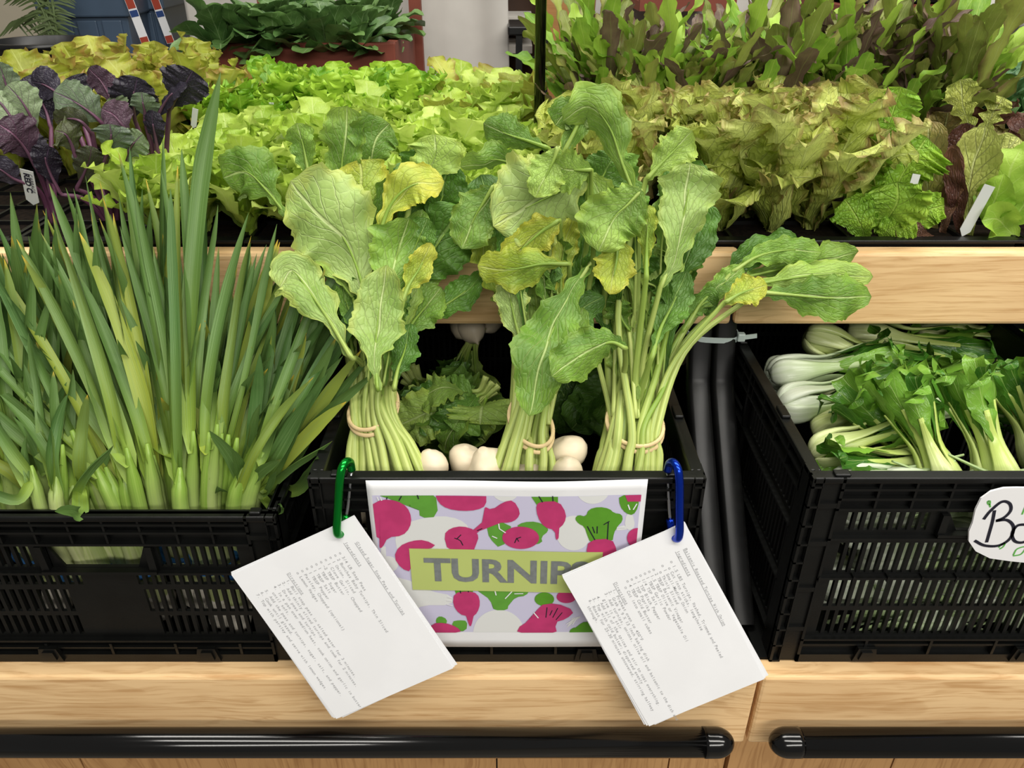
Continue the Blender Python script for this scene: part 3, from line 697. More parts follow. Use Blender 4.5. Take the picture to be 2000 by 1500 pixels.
strokes([smoothline(l) for l in ([(1790, 350), (1775, 430), (1750, 520), (1733, 578)], [(1712, 415), (1760, 355), (1840, 290), (1895, 300), (1905, 350), (1860, 400), (1800, 425)], [(1800, 425), (1880, 420), (1925, 470), (1900, 550), (1820, 600), (1720, 600), (1648, 565)],
         [(2010, 450), (1950, 460), (1915, 515), (1935, 570), (2000, 575), (2050, 520), (2040, 465), (2000, 450)], [(2130, 300), (2110, 450), (2100, 580)], [(2220, 420), (2120, 490), (2220, 590)],
         [(2430, 340), (2360, 350), (2320, 450), (2350, 560), (2440, 560)], [(2480, 320), (2470, 570)], [(2475, 480), (2520, 450), (2545, 560)], [(2620, 470), (2580, 510), (2620, 560), (2650, 510), (2620, 470)], [(2680, 470), (2700, 540)], [(2730, 460), (2690, 660)])], 'black_letter_stroke', M['ink'], pl, offp, .0033, lambda p: pq(*p))
strokes([smoothline(l) for l in ([(1742, 285), (1758, 285), (1755, 310), (1742, 300), (1742, 285)], [(1755, 308), (1760, 328)], [(1820, 615), (1835, 595), (1865, 582), (1850, 610), (1825, 625)], [(1922, 670), (1950, 625), (2010, 610), (1980, 660), (1922, 674)], [(1985, 380), (2010, 320)], [(2250, 640), (2290, 600), (2310, 640), (2250, 650)])], 'green_leaf_doodle', M['leafink'], pl, offp, .0016, lambda p: pq(*p))

# ================================================================ recipe cards
GLY = {}
def glyph(ch):
    if ch not in GLY: GLY[ch] = textmesh(ch, 1., .004)
    return GLY[ch]
KP = .2
def cardpt(px, py, off=0.):
    r = pxd(px, py); tt = (.594 - off + KP * .495) / (r.y - KP * r.z); return V((0, 0, CAMZ)) + r * tt
def card(A, B, Cc, hole, title, l0, ub, b0, lines1, bd, lines2, label, pitch=.040):
    """A: corner by the ring, B: far end of the right edge, Cc: far end of the top edge"""
    A, B, Cc = cardpt(*A), cardpt(*B), cardpt(*Cc); H_ = cardpt(*hole)
    U = (B - A); LU = U.length; U.normalize(); Vv = Cc - A; LV = Vv.length; Vv = (Vv - U * Vv.dot(U)); Vv.normalize(); N_ = U.cross(Vv)
    if N_.y > 0: N_ = -N_
    t = thing('recipe_cards', label, 'recipe cards', tuple(A))
    for k in range(5):
        rr = random.Random(k + int(LU * 1e5)); a = (0, .012, -.010, .022, -.028)[k]; mb = MB()
        for i in range(17):
            for j in range(9):
                uu, vv = LU * i / 16, LV * j / 8; p0 = A + U * uu + Vv * vv; rel = p0 - H_; ca, sa = math.cos(a), math.sin(a); x, y = rel.dot(U), rel.dot(Vv)
                p = H_ + U * (x * ca - y * sa) + Vv * (x * sa + y * ca) - N_ * (.0006 * k - (.0022 * k * 0.25) * (vv / LV) ** 3 * 0)
                mb.vert(p)
        for i in range(16):
            for j in range(8):
                q = i * 9 + j; mb.face((q, q + 9, q + 10, q + 1))
        o = mb.build('sheet', M['paper'], t); s_ = o.modifiers.new('t', 'SOLIDIFY'); s_.thickness = .0002
    mb = MB(); cp = .00300 * LU / .216; ls = LV * pitch
    def line(s, u, v, ul=False, scale=1.):
        for n_, ch in enumerate(s):
            if ch == ' ': continue
            gv, gf = glyph(ch); 
            if not gv: continue
            xa, xb = min(p[0] for p in gv), max(p[0] for p in gv); i0 = len(mb.v); k_ = .0047 * LU / .216
            sx = min(1.15, .60 / max(xb - xa, .01))
            for x, y in gv: mb.vert(A + U * (u * LU + n_ * cp + cp * .5 + ((x - (xa + xb) / 2) * sx) * k_) + Vv * (v * LV - y * k_) + N_ * .0004)
            for g in gf: mb.face([i0 + q for q in g])
        if ul:
            i0 = len(mb.v)
            for a, b in ((0, .0006), (len(s) * cp, .0006), (len(s) * cp, .0011), (0, .0011)): mb.vert(A + U * (u * LU + a) + Vv * (v * LV + b) + N_ * .0004)
            mb.face(range(i0, i0 + 4))
    line(title, l0, .095, True); line('Ingredients', ub, b0, True)
    v = b0 + .075
    for s in lines1:
        ind = len(s) - len(s.lstrip()); line(s.lstrip(), ub + .035 + ind * .014, v); v += pitch
    v = bd; line('Directions', ub + .02, v, True); v += pitch
    for s in lines2:
        ind = len(s) - len(s.lstrip()); line(s.lstrip(), ub + .05 + ind * .014, v); v += pitch * .93
    mb.build('recipe_print', M['print'], t)
    # punched hole shown as a ring of shade-free dark paper edge
    return t, N_
card((692, 1009), (885, 1305), (450, 1120), (663, 1043), 'Glazed Sugar Snap Peas and Turnips', .125, .10, .165,
     ['o 3/4 LB Snap Peas', 'o 2 Bunches Baby Turnips, Thin Sliced', 'o 1 Onion, Sliced', 'o 1 Clove Garlic, Chopped', 'o ~2 TBSP Butter', 'o 1 TBSP Sugar', 'o 1 TBSP Salt', 'o 1 TBSP Pepper', 'o Parsley, Chopped (optional)', 'o Lemon Wedges'], .645,
     ['1. Boil snap peas in salted water for 3 minutes.', '2. Add thinly sliced turnips and cook for 2 minutes.', '3. Drain peas and turnips.', '4. In a pan over medium heat, cook onion and garlic in butter', '  until soft.', '5. Add the peas and turnips, sugar, salt, and pepper.', '6. Cook until glazed.', '7. Top with parsley and serve with lemon wedges.'],
     'white recipe cards for glazed sugar snap peas hanging from green carabiner', .0385)
card((1338, 1021), (1493, 1326), (1097, 1124), (1318, 1048), 'Balsamic Roasted Turnips With Onion', .125, .12, .155,
     ['o 1.5 LBS Turnips, Washed, Trimmed and Peeled', '  o Cut into sticks, lengthwise', 'o 1 Small-Medium Onion', '  o Thinly Sliced', 'o 2 TBSP Balsamic Vinegar', 'o 1.5 TBSP Olive or Vegetable Oil', 'o 1 TBSP Garlic Powder', 'o 1/4 TSP Salt', 'o 1 TSP Black Pepper', 'o 1 TSP Paprika', 'o 4 TBSP Cold Butter', '  o Cut into small cubes'], .68,
     ['1. Preheat oven to 450\u00b0F', '2. Grab a 9 X 13 inch baking dish', '3. Add turnips, onions, olive oil and balsamic to the dish and', '  give it a stir', '4. Add all of the spices and stir to coat everything.', '5. Top with cold butter; dispersed evenly', '6. Roast for 25-30 minutes uncovered, stirring halfway', '  through.'],
     'white recipe cards for balsamic roasted turnips hanging from blue carabiner', .036)
def carabiner(top, bot, m, label, sgn_):
    T_, B_ = top, bot; ax = (B_ - T_); L_ = ax.length; ax.normalize(); sd = V((sgn_, .0, 0)); sd = (sd - ax * sd.dot(ax)).normalized()
    depth = V((0, 1, 0)); depth = (depth - ax * depth.dot(ax)).normalized()
    t = thing('carabiner', label, 'carabiner', tuple(T_)); wv = (sd * .35 + depth * .94).normalized() * .020; r = .0042
    pts = [T_ + wv * .95 + ax * .012, T_ + wv * .75 + ax * .002, T_ + wv * .35 - ax * .002, T_ + ax * .002, T_ - wv * .12 + ax * .012] + [T_ - wv * .15 + ax * (L_ * f) for f in (.3, .5, .7, .88)] + [B_ - wv * .02 - ax * .001, B_ + wv * .3 + ax * .002, B_ + wv * .6 - ax * .004, B_ + wv * .75 - ax * .014]
    MB().tube(crom(pts, 70), r, 14).build('body', m, t, smooth=True)
    g = [T_ + wv * .95 + ax * .014, T_ + wv * .86 + ax * .05, B_ + wv * .75 - ax * .014]
    MB().tube(crom(g, 10), .0017, 10).build('gate', M['steel'], t, smooth=True)
carabiner(at(668, 912, .597), cardpt(660, 1044, .004), M['gcar'], 'green metal carabiner hooked over left end of crate rim', 1)
carabiner(at(1324, 914, .597), cardpt(1324, 1052, .004), M['bcar'], 'blue metal carabiner hooked over right end of crate rim', -1)
# ================================================================ turnip bunches
def Yd(py):
    L = [(120, .885), (220, .875), (350, .855), (500, .825), (650, .775), (800, .705), (920, .662), (1000, .64)]
    if py <= L[0][0]: return L[0][1]
    for (a, x), (b, y) in zip(L, L[1:]):
        if py <= b: return x + (y - x) * (py - a) / (b - a)
    return L[-1][1]
def A3(px, py, dy=0.): return at(px, py, Yd(py) + dy)
SEED = [0]
def bunch(label, bandL, bandR, baseL, baseR, leaves, roots, nplain=8, plain_top=(0, 0, 0, 0), fill=None, group='turnip bunches standing in the crate', band_wraps=2, dy0=0.):
    """bandL/R, baseL/R: photo points; leaves: (points base->tip, half width px, material, dy, roll, options)"""
    bc = A3((bandL[0] + bandR[0]) / 2, (bandL[1] + bandR[1]) / 2, dy0)
    root = thing('turnip_bunch', label, 'turnip bunch', tuple(A3((baseL[0] + baseR[0]) / 2, 960, dy0)), group)
    hwm = (V(A3(*bandL)) - A3(*bandR)).length / 2
    rr = random.Random(len(label)); ax = (A3(*bandR) - A3(*bandL)).normalized(); n = len(leaves) + nplain
    tops = []
    nh = len(leaves)
    if fill:
        rf_ = random.Random(len(label) * 5); (xa, xb), (ya, yb), (ta, tb), (za, zb), nf = fill; leaves = list(leaves)
        for k in range(nf):
            f = (k + .5) / nf + rf_.uniform(-.04, .04); y0 = rf_.uniform(ya, yb); g = rf_.uniform(.5, 1.); x0 = xa + (xb - xa) * f; x1 = x0 + (ta + (tb - ta) * f - x0) * g; y1 = y0 + (rf_.uniform(za, zb) - y0) * g
            bw = rf_.uniform(-14, 14); leaves.append(([(x0, y0), (x0 + (x1 - x0) * .3 + bw, y0 + (y1 - y0) * .36), (x0 + (x1 - x0) * .62 + bw, y0 + (y1 - y0) * .7), (x1, y1)], rf_.uniform(24, 46) * (.75 + .35 * g), rf_.choice(('tl', 'tld', 'tld', 'tl', 'tly' if k % 6 == 0 else 'tld')), rf_.uniform(-.045, .012), rf_.uniform(-45, 45), dict(ruf=.2, crump=.4)))
    for L_ in leaves[:nh]: tops.append((L_[0][0][0], L_))
    for k in range(nplain): tops.append((plain_top[0] + (plain_top[1] - plain_top[0]) * (k + .5) / nplain, None))
    tops.sort(key=lambda q: q[0])
    n = len(tops)
    for L_ in leaves[nh:]: tops.append((L_[0][0][0], L_))
    for i, (tx, L_) in enumerate(tops):
        SEED[0] += 1; extra = i >= n; f = (i + .5) / n if not extra else (L_[0][0][0] - bandL[0]) / (bandR[0] - bandL[0]); f = min(.97, max(.03, f)); fz = rr.uniform(-1, 1) * math.sqrt(max(0, 1 - (2 * f - 1) ** 2))
        fb = min(1, max(0, f + rr.uniform(-.06, .06)))
        b0 = A3(baseL[0] + (baseR[0] - baseL[0]) * fb, 968 + rr.uniform(-8, 8), dy0 + fz * .022)
        bd = A3(bandL[0] + (bandR[0] - bandL[0]) * f, bandL[1] + (bandR[1] - bandL[1]) * f, dy0 + fz * .022)
        mid = b0.lerp(bd, .55) + V((rr.uniform(-.003, .003), 0, 0)); r0 = rr.uniform(.0042, .0066)
        if L_:
            pts, hw, mt, dy, roll = L_[:5]; dy = dy - .02 if (not extra and dy < -.015) else dy; op = dict(L_[5]) if len(L_) > 5 else {}
            P_ = [A3(a, b, dy + dy0 + (c[0] if c else 0)) for a, b, *c in pts]
            hwm_ = hw * dep(P_[len(P_) // 2]); op.setdefault('cup', rr.uniform(-.12, .2)); op.setdefault('ruf', .13); op.setdefault('crump', .42); op.setdefault('lob', .07)
            lf = leaf(MB(), P_, hwm_, op.pop('kind', 'turnip'), roll, serr=op.pop('serr', .11), sf=rr.uniform(12, 18), nu=8, nv=52, seed=SEED[0], rf=rr.uniform(2.5, 4), mi=0, **op).build('leaf', M[mt], root, smooth=True)
            S_ = [b0, mid, bd]
            q = P_[0]
            g = bd.lerp(q, .5) + (P_[0] - P_[1]).normalized() * ((q - bd).length * .10) + V((0, min(.03, .12 * (q - bd).length), 0))
            if (q - bd).length > .03: S_.append(g)
            if extra: S_ = [bd + V((0, .012, 0))] + S_[3:]; r0 = .0030
            S_.append(q); C1 = crom(S_, 26)
            if (q - bd).normalized().dot((P_[1] - q).normalized()) < .45: C1 = [p + V((0, .035 * math.sin(PI * min(1, max(0, j - 8) / 18)) ** .7, 0)) if j > 8 else p for j, p in enumerate(C1)]
            C2 = crom(P_, 30)[1:23]; path = C1 + [p + V((0, -.0022, .0006)) for p in C2]
            nn = len(path); rad = [r0 * (1.05 - .55 * (j / 26)) if j < 27 else r0 * .5 * (1 - (j - 26) / (nn - 26) * .85) for j in range(nn)]
            mb = MB(); mb.tube(path, rad, 9, rnd=rr.random(), groove=.12); o = mb.build('stalk', M['stalk'], lf, smooth=True); 
            o.data.transform(Matrix.Translation(V(root['_w']) * -1))
        else:
            tp = A3(tx + rr.uniform(-8, 8), plain_top[2] + rr.uniform(0, 1) * (plain_top[3] - plain_top[2]), dy0 + fz * .03 + .01)
            path = crom([b0, mid, bd, bd.lerp(tp, .5) + V((rr.uniform(-.004, .004), 0, 0)), tp], 24)
            MB().tube(path, [r0 * (1.05 - .5 * j / 24) for j in range(25)], 9, rnd=rr.random(), groove=.12).build('stalk', M['stalk'], root, smooth=True)
    cc = (A3(*bandL, dy0) + A3(*bandR, dy0)) / 2; ey = V((0, .9, -.43)).normalized()
    for wv in range(band_wraps):
        pts = []
        for k in range(37):
            a = 2 * PI * k / 36; pts.append(cc + ax * math.cos(a) * (hwm + .0035) + V((0, 1, .25)).normalized() * math.sin(a) * .035 + V((0, 0, 1)) * (.0026 * math.sin(a * 1 + wv * 2.4) + (wv - .5) * .0028))
        MB().tube(pts, .0023, 8, flat=.45, cap=False).build('rubber_band', M['rub'], root, smooth=True)
    for (px, py, r, dy) in roots:
        c = at(px, py, .662 + dy); rm = r * dep(c); rn = random.Random(px)
        axv = V((rn.uniform(-.3, .3), rn.uniform(-.1, .5), 1)).normalized()
        pr = [(.001, -1.75), (.03, -1.5), (.06, -1.25), (.2, -1.02), (.5, -.86), (.82, -.58), (.98, -.2), (1., .1), (.93, .4), (.76, .66), (.52, .83), (.3, .91), (.22, .97), (.18, .99)]
        MB().lathe(c, [(a * rm, b * rm) for a, b in pr], 28, axv, jit=.5, seed=px).build('turnip_root', M['turnip'], root, smooth=True)
    return root


b1 = bunch('leftmost turnip bunch with large pale leaves leaning over the garlic', (688, 802), (770, 793), (672, 960), (862, 960), [
    ([(712, 600), (706, 548), (676, 472), (625, 410), (562, 352)], 88, 'tlp', -.035, 6, dict(cup=-.10, twist=10)),
    ([(688, 700), (650, 635), (606, 570), (570, 528), (545, 560)], 50, 'tlp', -.05, -14, dict(cup=-.2)),
    ([(738, 762), (734, 690), (740, 610), (752, 520)], 50, 'tlp', -.055, 8, {}),
    ([(752, 640), (764, 560), (778, 490), (796, 425)], 58, 'tl', -.03, -10, {}),
    ([(708, 450), (710, 400), (708, 350), (700, 312)], 60, 'tly', -.005, 0, {}),
    ([(668, 400), (668, 340), (672, 280), (680, 208)], 50, 'tl', .01, 22, {}),
    ([(738, 470), (764, 400), (806, 362), (868, 356)], 44, 'tly', -.02, 25, dict(cup=.25)),
    ([(716, 500), (736, 440), (762, 380), (792, 322)], 32, 'tl', -.01, -35, {}),
    ([(790, 600), (820, 530), (860, 470), (905, 405)], 66, 'tld', 0., 0, {}),
    ([(800, 660), (850, 610), (900, 575), (946, 536)], 30, 'tld', .0, 20, {}),
    ([(786, 590), (800, 555), (822, 520), (842, 474)], 27, 'tly', -.04, -10, {}),
    ([(775, 690), (800, 640), (830, 600), (862, 560)], 38, 'tl', -.01, 10, {}),
    ([(690, 690), (680, 630), (668, 580), (656, 505)], 34, 'tld', -.01, -20, dict(ruf=.4)),
    ([(610, 372), (600, 320), (592, 280), (580, 240)], 30, 'tl', .02, 30, {}),
    ([(560, 420), (520, 370), (480, 335), (432, 348)], 52, 'tl', .01, 12, dict(cup=-.2)),
    ([(718, 360), (722, 310), (735, 265), (760, 240)], 48, 'tl', .015, -10, {}),
    ([(800, 400), (830, 340), (850, 300), (852, 262)], 55, 'tl', .0, 15, {}),
    ([(770, 760), (778, 720), (792, 680), (800, 630)], 28, 'tld', -.03, 20, {}),
    ([(830, 480), (850, 420), (870, 370), (880, 320)], 50, 'tld', .01, 15, {}),
    ([(760, 720), (786, 640), (812, 560), (830, 500)], 40, 'tl', .01, 15, {}),
    ([(700, 560), (700, 500), (690, 440), (680, 400)], 50, 'tld', .02, 0, {}),
    ([(780, 470), (800, 400), (820, 330), (830, 290)], 50, 'tld', .02, 0, {}),
  ], [(840, 915, 33, .005), (700, 985, 40, .0), (770, 985, 42, .01)], 10, (700, 770, 640, 720), fill=((682, 790), (500, 770), (560, 900), (300, 560), 22))
b2 = bunch('middle turnip bunch with drooping pale round leaf on top', (1000, 812), (1074, 842), (945, 960), (1092, 960), [
    ([(1150, 335), (1100, 370), (1040, 400), (962, 440)], 88, 'tlp', -.06, 12, dict(cup=-.2, kind='round')),
    ([(1090, 288), (1080, 315), (1066, 345), (1048, 388)], 36, 'tl', -.085, -8, dict(kind='round')),
    ([(1155, 332), (1130, 332), (1105, 330), (1078, 322)], 42, 'tl', -.085, 15, dict(kind='round')),
    ([(965, 362), (945, 395), (925, 430), (905, 488)], 50, 'tl', -.03, -15, dict(kind='round', cup=-.2)),
    ([(1092, 430), (1060, 450), (1025, 480), (980, 515)], 40, 'tly', -.045, 20, dict(kind='round')),
    ([(1112, 515), (1060, 515), (1000, 525), (932, 520)], 42, 'tly', -.05, 10, dict(cup=-.25)),
    ([(1152, 515), (1105, 590), (1062, 690), (1034, 808)], 58, 'tl', -.055, -8, dict(cup=.15, crump=.45)),
    ([(1028, 700), (1010, 640), (998, 590), (990, 545)], 32, 'tlp', -.02, 10, {}),
    ([(1075, 650), (1072, 610), (1070, 580), (1068, 540)], 34, 'tl', -.015, 0, {}),
    ([(1072, 290), (1030, 275), (990, 262), (944, 240)], 34, 'tl', -.02, 15, dict(cup=-.3)),
    ([(1040, 315), (1000, 318), (960, 312), (900, 330)], 32, 'tl', -.03, 40, dict(cup=-.5)),
    ([(1100, 300), (1130, 235), (1105, 225), (1085, 245)], 34, 'tl', -.02, 0, dict(kind='round')),
    ([(1120, 500), (1110, 430), (1100, 360), (1100, 300)], 60, 'tld', .02, 0, {}),
    ([(1000, 520), (990, 460), (960, 400), (940, 340)], 50, 'tld', .02, 0, {}),
    ([(1090, 720), (1100, 660), (1130, 610), (1180, 580)], 34, 'tld', -.02, 15, {}),
    ([(1060, 560), (1050, 500), (1040, 430), (1020, 350)], 60, 'tld', .01, 0, {}),
    ([(1085, 765), (1110, 700), (1120, 650), (1140, 600)], 26, 'tl', -.03, 15, {}),
  ], [(912, 898, 36, .03), (950, 921, 50, .0), (1040, 932, 34, .0), (1102, 880, 33, .035), (1112, 925, 32, .0)], 10, (1030, 1110, 560, 680), fill=((1010, 1120), (440, 770), (930, 1180), (280, 560), 24))
b3 = bunch('right turnip bunch with leaves arching left and trailing right over the shelf', (1192, 824), (1288, 834), (1150, 960), (1290, 960), [
    ([(1290, 560), (1312, 500), (1332, 430), (1345, 365), (1350, 318)], 56, 'tlp', -.05, -18, dict(cup=.1)),
    ([(1300, 600), (1335, 520), (1358, 450), (1362, 370)], 42, 'tld', -.02, 15, {}),
    ([(1252, 372), (1225, 400), (1195, 430), (1170, 492)], 62, 'tl', -.075, 10, dict(kind='round', cup=-.2)),
    ([(1262, 350), (1290, 320), (1320, 290), (1352, 255)], 42, 'tl', -.03, -15, {}),
    ([(1250, 410), (1215, 320), (1190, 250), (1150, 208), (1100, 238)], 46, 'tl', -.04, 25, dict(cup=-.3)),
    ([(1200, 450), (1205, 490), (1200, 530), (1190, 575)], 38, 'tly', -.06, 10, dict(kind='round')),
    ([(1272, 700), (1290, 640), (1315, 590), (1340, 530)], 36, 'tld', -.03, 10, {}),
    ([(1262, 545), (1262, 500), (1264, 450), (1268, 400)], 20, 'tly', -.07, 30, {}),
    ([(1222, 680), (1190, 668), (1140, 690), (1076, 738)], 44, 'tl', -.075, 14, dict(cup=-.2)),
    ([(1230, 480), (1220, 420), (1200, 350), (1180, 300)], 56, 'tld', .01, 0, {}),
    ([(1235, 640), (1225, 590), (1215, 560), (1200, 500)], 45, 'tld', .01, 0, {}),
    ([(1215, 760), (1206, 720), (1200, 680), (1190, 640)], 22, 'tl', .0, 30, dict(ruf=.4)),
    ([(1150, 420), (1165, 370), (1185, 330), (1200, 300)], 42, 'tld', -.0, 0, {}),
    ([(1260, 800), (1250, 740), (1240, 680), (1236, 640)], 20, 'tld', .0, 40, dict(ruf=.4)),
    ([(1330, 520), (1350, 460), (1345, 380), (1320, 310)], 50, 'tld', .01, 0, {}),
    # those lying to the right across the shelf edge
    ([(1430, 530), (1480, 500), (1540, 488), (1604, 492)], 30, 'tl', .002, 10, dict(cup=-.2)),
    ([(1420, 550), (1500, 530), (1600, 510), (1676, 490)], 30, 'tl', .02, -20, dict(cup=-.2)),
    ([(1450, 560), (1530, 545), (1620, 535), (1704, 540)], 34, 'tl', .0, 15, dict(cup=-.3)),
    ([(1480, 570), (1540, 575), (1620, 582), (1706, 578)], 44, 'tl', -.018, -6, dict(cup=-.1)),
    ([(1400, 560), (1440, 520), (1500, 480), (1560, 468)], 30, 'tld', .02, 20, {}),
    ([(1415, 590), (1440, 575), (1465, 565), (1500, 555)], 30, 'tly', -.03, 10, dict(kind='round')),
    ([(1340, 640), (1370, 590), (1410, 555), (1450, 520)], 26, 'tl', .0, 20, {}),
    ([(1330, 650), (1355, 610), (1380, 590), (1400, 600)], 26, 'tld', .0, -20, {}),
  ], [(1160, 985, 40, 0.), (1230, 935, 30, 0.), (1275, 990, 38, .01)], 8, (1210, 1320, 620, 720), fill=((1195, 1300), (460, 790), (1130, 1350), (280, 600), 32))

# bunches lying further back in the crate, in the shade of the shelf
def lying(label, px, py, Y, tipdx, tipdy, seed, n=9, mats=('tld', 'tl')):
    rr = random.Random(seed); base = at(px, py, Y); root = thing('turnip_bunch', label, 'turnip bunch', tuple(base), 'turnip bunches lying at the back of the crate')
    for i in range(n):
        SEED[0] += 1; a = rr.uniform(-1, 1); z = rr.uniform(-.015, .02)
        p1 = at(px + tipdx * .35 + a * 25, py + tipdy * .35, Y - .01) + V((0, 0, z)); p3 = at(px + tipdx + a * 90, py + tipdy + rr.uniform(-35, 35), Y - .03) + V((0, rr.uniform(-.03, .03), z))
        p2 = p1.lerp(p3, .5) + V((0, -.01, .012))
        lf = leaf(MB(), [p1, p2, p3], rr.uniform(.028, .045), 'turnip', rr.uniform(-35, 35), serr=.1, nu=5, nv=28, seed=SEED[0], ruf=.15, crump=.3, N=V((rr.uniform(-.3, .3), -.6, .8))).build('leaf', M[mats[i % len(mats)]], root, smooth=True)
        o = MB().tube(crom([base + V((a * .012, 0, z)), base.lerp(p1, .5), p1, p2], 12), [.0045 * (1 - .06 * j) for j in range(13)], 7, rnd=rr.random()).build('stalk', M['stalk'], lf, smooth=True); o.data.transform(Matrix.Translation(base * -1))
    for k in range(0 if seed in (5, 8) else 3):
        c = base + V((rr.uniform(-.03, .03), rr.uniform(0, .04), rr.uniform(-.02, .01))); rm = .022
        MB().lathe(c, [(a * rm, b * rm) for a, b in [(.03, -1.4), (.1, -1.15), (.5, -.86), (.82, -.58), (1, 0), (.93, .4), (.76, .66), (.4, .88), (.2, .95)]], 20, V((rr.uniform(-.4, .4), .6, .4)).normalized(), jit=.4, seed=k).build('turnip_root', M['turnip'], root, smooth=True)
    return root
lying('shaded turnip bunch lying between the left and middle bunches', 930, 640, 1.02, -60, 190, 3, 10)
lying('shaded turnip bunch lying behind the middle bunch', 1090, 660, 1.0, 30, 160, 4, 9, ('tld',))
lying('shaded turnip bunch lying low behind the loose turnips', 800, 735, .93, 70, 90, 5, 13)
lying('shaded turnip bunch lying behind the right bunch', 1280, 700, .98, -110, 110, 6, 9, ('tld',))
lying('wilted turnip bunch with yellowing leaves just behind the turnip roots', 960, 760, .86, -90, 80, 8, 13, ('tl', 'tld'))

# ================================================================ green garlic
GB = [  # base px, half width px, lean px over the height, tip py range, Y, stalks, label
    (45, 60, -80, (420, 640), .68, 7, 'garlic bunch at the far left edge in front'),
    (120, 45, -50, (520, 760), .655, 6, 'short garlic bunch at left front of the crate'),
    (225, 55, -290, (230, 520), .665, 8, 'garlic bunch with thick stalks leaning far left'),
    (335, 45, -110, (170, 420), .68, 8, 'tall garlic bunch in the middle of the crate'),
    (385, 40, -10, (240, 520), .655, 8, 'upright garlic bunch right of the hand grip'),
    (450, 40, 110, (330, 600), .665, 8, 'garlic bunch leaning right near the crate corner'),
    (492, 28, 120, (540, 760), .69, 7, 'garlic bunch splayed right toward the turnip crate'),
    (300, 70, -100, (300, 520), .745, 7, 'garlic bunch in the second row behind the tallest one'),
    (150, 70, -130, (330, 560), .75, 7, 'garlic bunch in the second row at left'),
    (440, 60, 90, (420, 600), .745, 7, 'garlic bunch in the second row at right'),
    (380, 70, 30, (480, 640), .81, 6, 'garlic bunch in the third row at the crate middle'),
    (60, 80, -60, (280, 520), .80, 6, 'garlic bunch in the third row at the left edge'),
]
for bi, (bx_, bw, lean, (t0_, t1_), Y0, ns, lab) in enumerate(GB):
    if Y0 < .7: Y0 -= .018
    rr = random.Random(100 + bi); c0 = at(bx_, 1000, Y0); root = thing('garlic_bunch', lab, 'green garlic bunch', (c0.x, c0.y, .737), 'green garlic bunches in the left crate')
    floor_c = V((c0.x, Y0 + .014, .745))
    for s in range(ns):
        f = (s + .5) / ns * 2 - 1; px = bx_ + f * bw + rr.uniform(-6, 6); Yb = Y0 + rr.uniform(-.014, .02)
        tl = lean * rr.uniform(.6, 1.25) + f * 85 + rr.uniform(-25, 25); ptop = rr.uniform(t0_, t1_) + 60 * abs(f)
        hp = 1000 - ptop; pn = 1000 - rr.uniform(80, 175) * min(1, hp / 500)
        nd = at(px + tl * (1000 - pn) / hp * .7, pn, Yb + .012); b0 = V((floor_c.x + f * .018, floor_c.y + rr.uniform(-.012, .012), .775)); m0 = at(px, 1000, Yb)
        r0 = rr.uniform(.0068, .0098) * (1.15 if bi in (2,) else 1)
        pts = crom([b0, b0.lerp(m0, .5), m0, nd], 18); rad = [r0 * (1.15 - .28 * j / 18 - (.22 * (j - 15) if j > 15 else 0)) for j in range(19)]; rnd_ = rr.random()
        st = MB().tube(pts, rad, 10, rnd=rnd_, groove=.05).build('garlic_stalk', M['gst'], root, smooth=True)
        bl = MB().lathe(b0, [(.002, -.022), (.010, -.018), (.0145, -.006), (.0125, .008), (r0 * 1.1, .022)], 14, (pts[2] - pts[0]).normalized(), jit=.4, seed=s).build('bulb', M['bulb'], st, smooth=True); bl.data.transform(Matrix.Translation(V(root['_w']) * -1))
        nl = rr.choice((3, 4, 4, 5))
        for k in range(nl):
            SEED[0] += 1; ff = (k / max(1, nl - 1) - .5) * 2
            tipx = px + tl + ff * 62 + rr.uniform(-28, 28); tipy = ptop + abs(ff) * 80 + rr.uniform(-40, 90)
            if k == 0 and rr.random() < .5: tipy += 160
            dY = rr.uniform(-.03, .035); Yt = min(.872, Yd(tipy) - .03 + dY); q0 = pts[17 - min(k, 3)] + V((0, -.0055 if k % 2 == 0 else .004, 0))
            bow_ = ff * 30 + rr.uniform(-22, 22); q1 = at(px + (tipx - px) * .36 - bow_ * .5, 1000 - (1000 - tipy) * .42, Yb + (Yt - Yb) * .35 + dY * .3); q2 = at(px + (tipx - px) * .68 - bow_ * .4, 1000 - (1000 - tipy) * .72, Yb + (Yt - Yb) * .72)
            q3 = at(tipx, tipy, Yt)
            if bi == 4 and s == 3 and k == 0: q1, q2, q3 = at(372, 640, .74), at(392, 360, .83), at(431, 140, .875)
            if rr.random() < .0: q3 = q2.lerp(q3, .8) + V((rr.choice((-1, 1)) * .04, -.02, -.03))
            hw_ = rr.uniform(11, 16) * (1.3 if (bi == 4 and s == 3 and k == 0) else 1)
            mb = leaf(MB(), [q0 - (pts[18] - pts[14]).normalized() * .006, q1, q2, q3], hw_ * dep(q1), 'strap', rr.uniform(-50, 50), cup=.0, fold=rr.uniform(.25, .7), twist=rr.uniform(-70, 70), nu=2, nv=22, seed=SEED[0], serr=0., rnd=rr.random())
            o = mb.build('leaf', M['gl'], st, smooth=True); o.data.transform(Matrix.Translation(V(root['_w']) * -1))
    # blue rubber band low on the bunch
    zz = .845 + rr.uniform(-.01, .02); ct = (floor_c + c0) / 2; pts = [V((ct.x + math.cos(a) * (.020 + bw * dep(c0) * .28), ct.y + math.sin(a) * .022, zz + .002 * math.sin(a))) for a in [2 * PI * k / 24 for k in range(25)]]
    MB().tube(pts, .0028, 6, flat=1.8, cap=False).build('rubber_band', M['bband'], root, smooth=True)
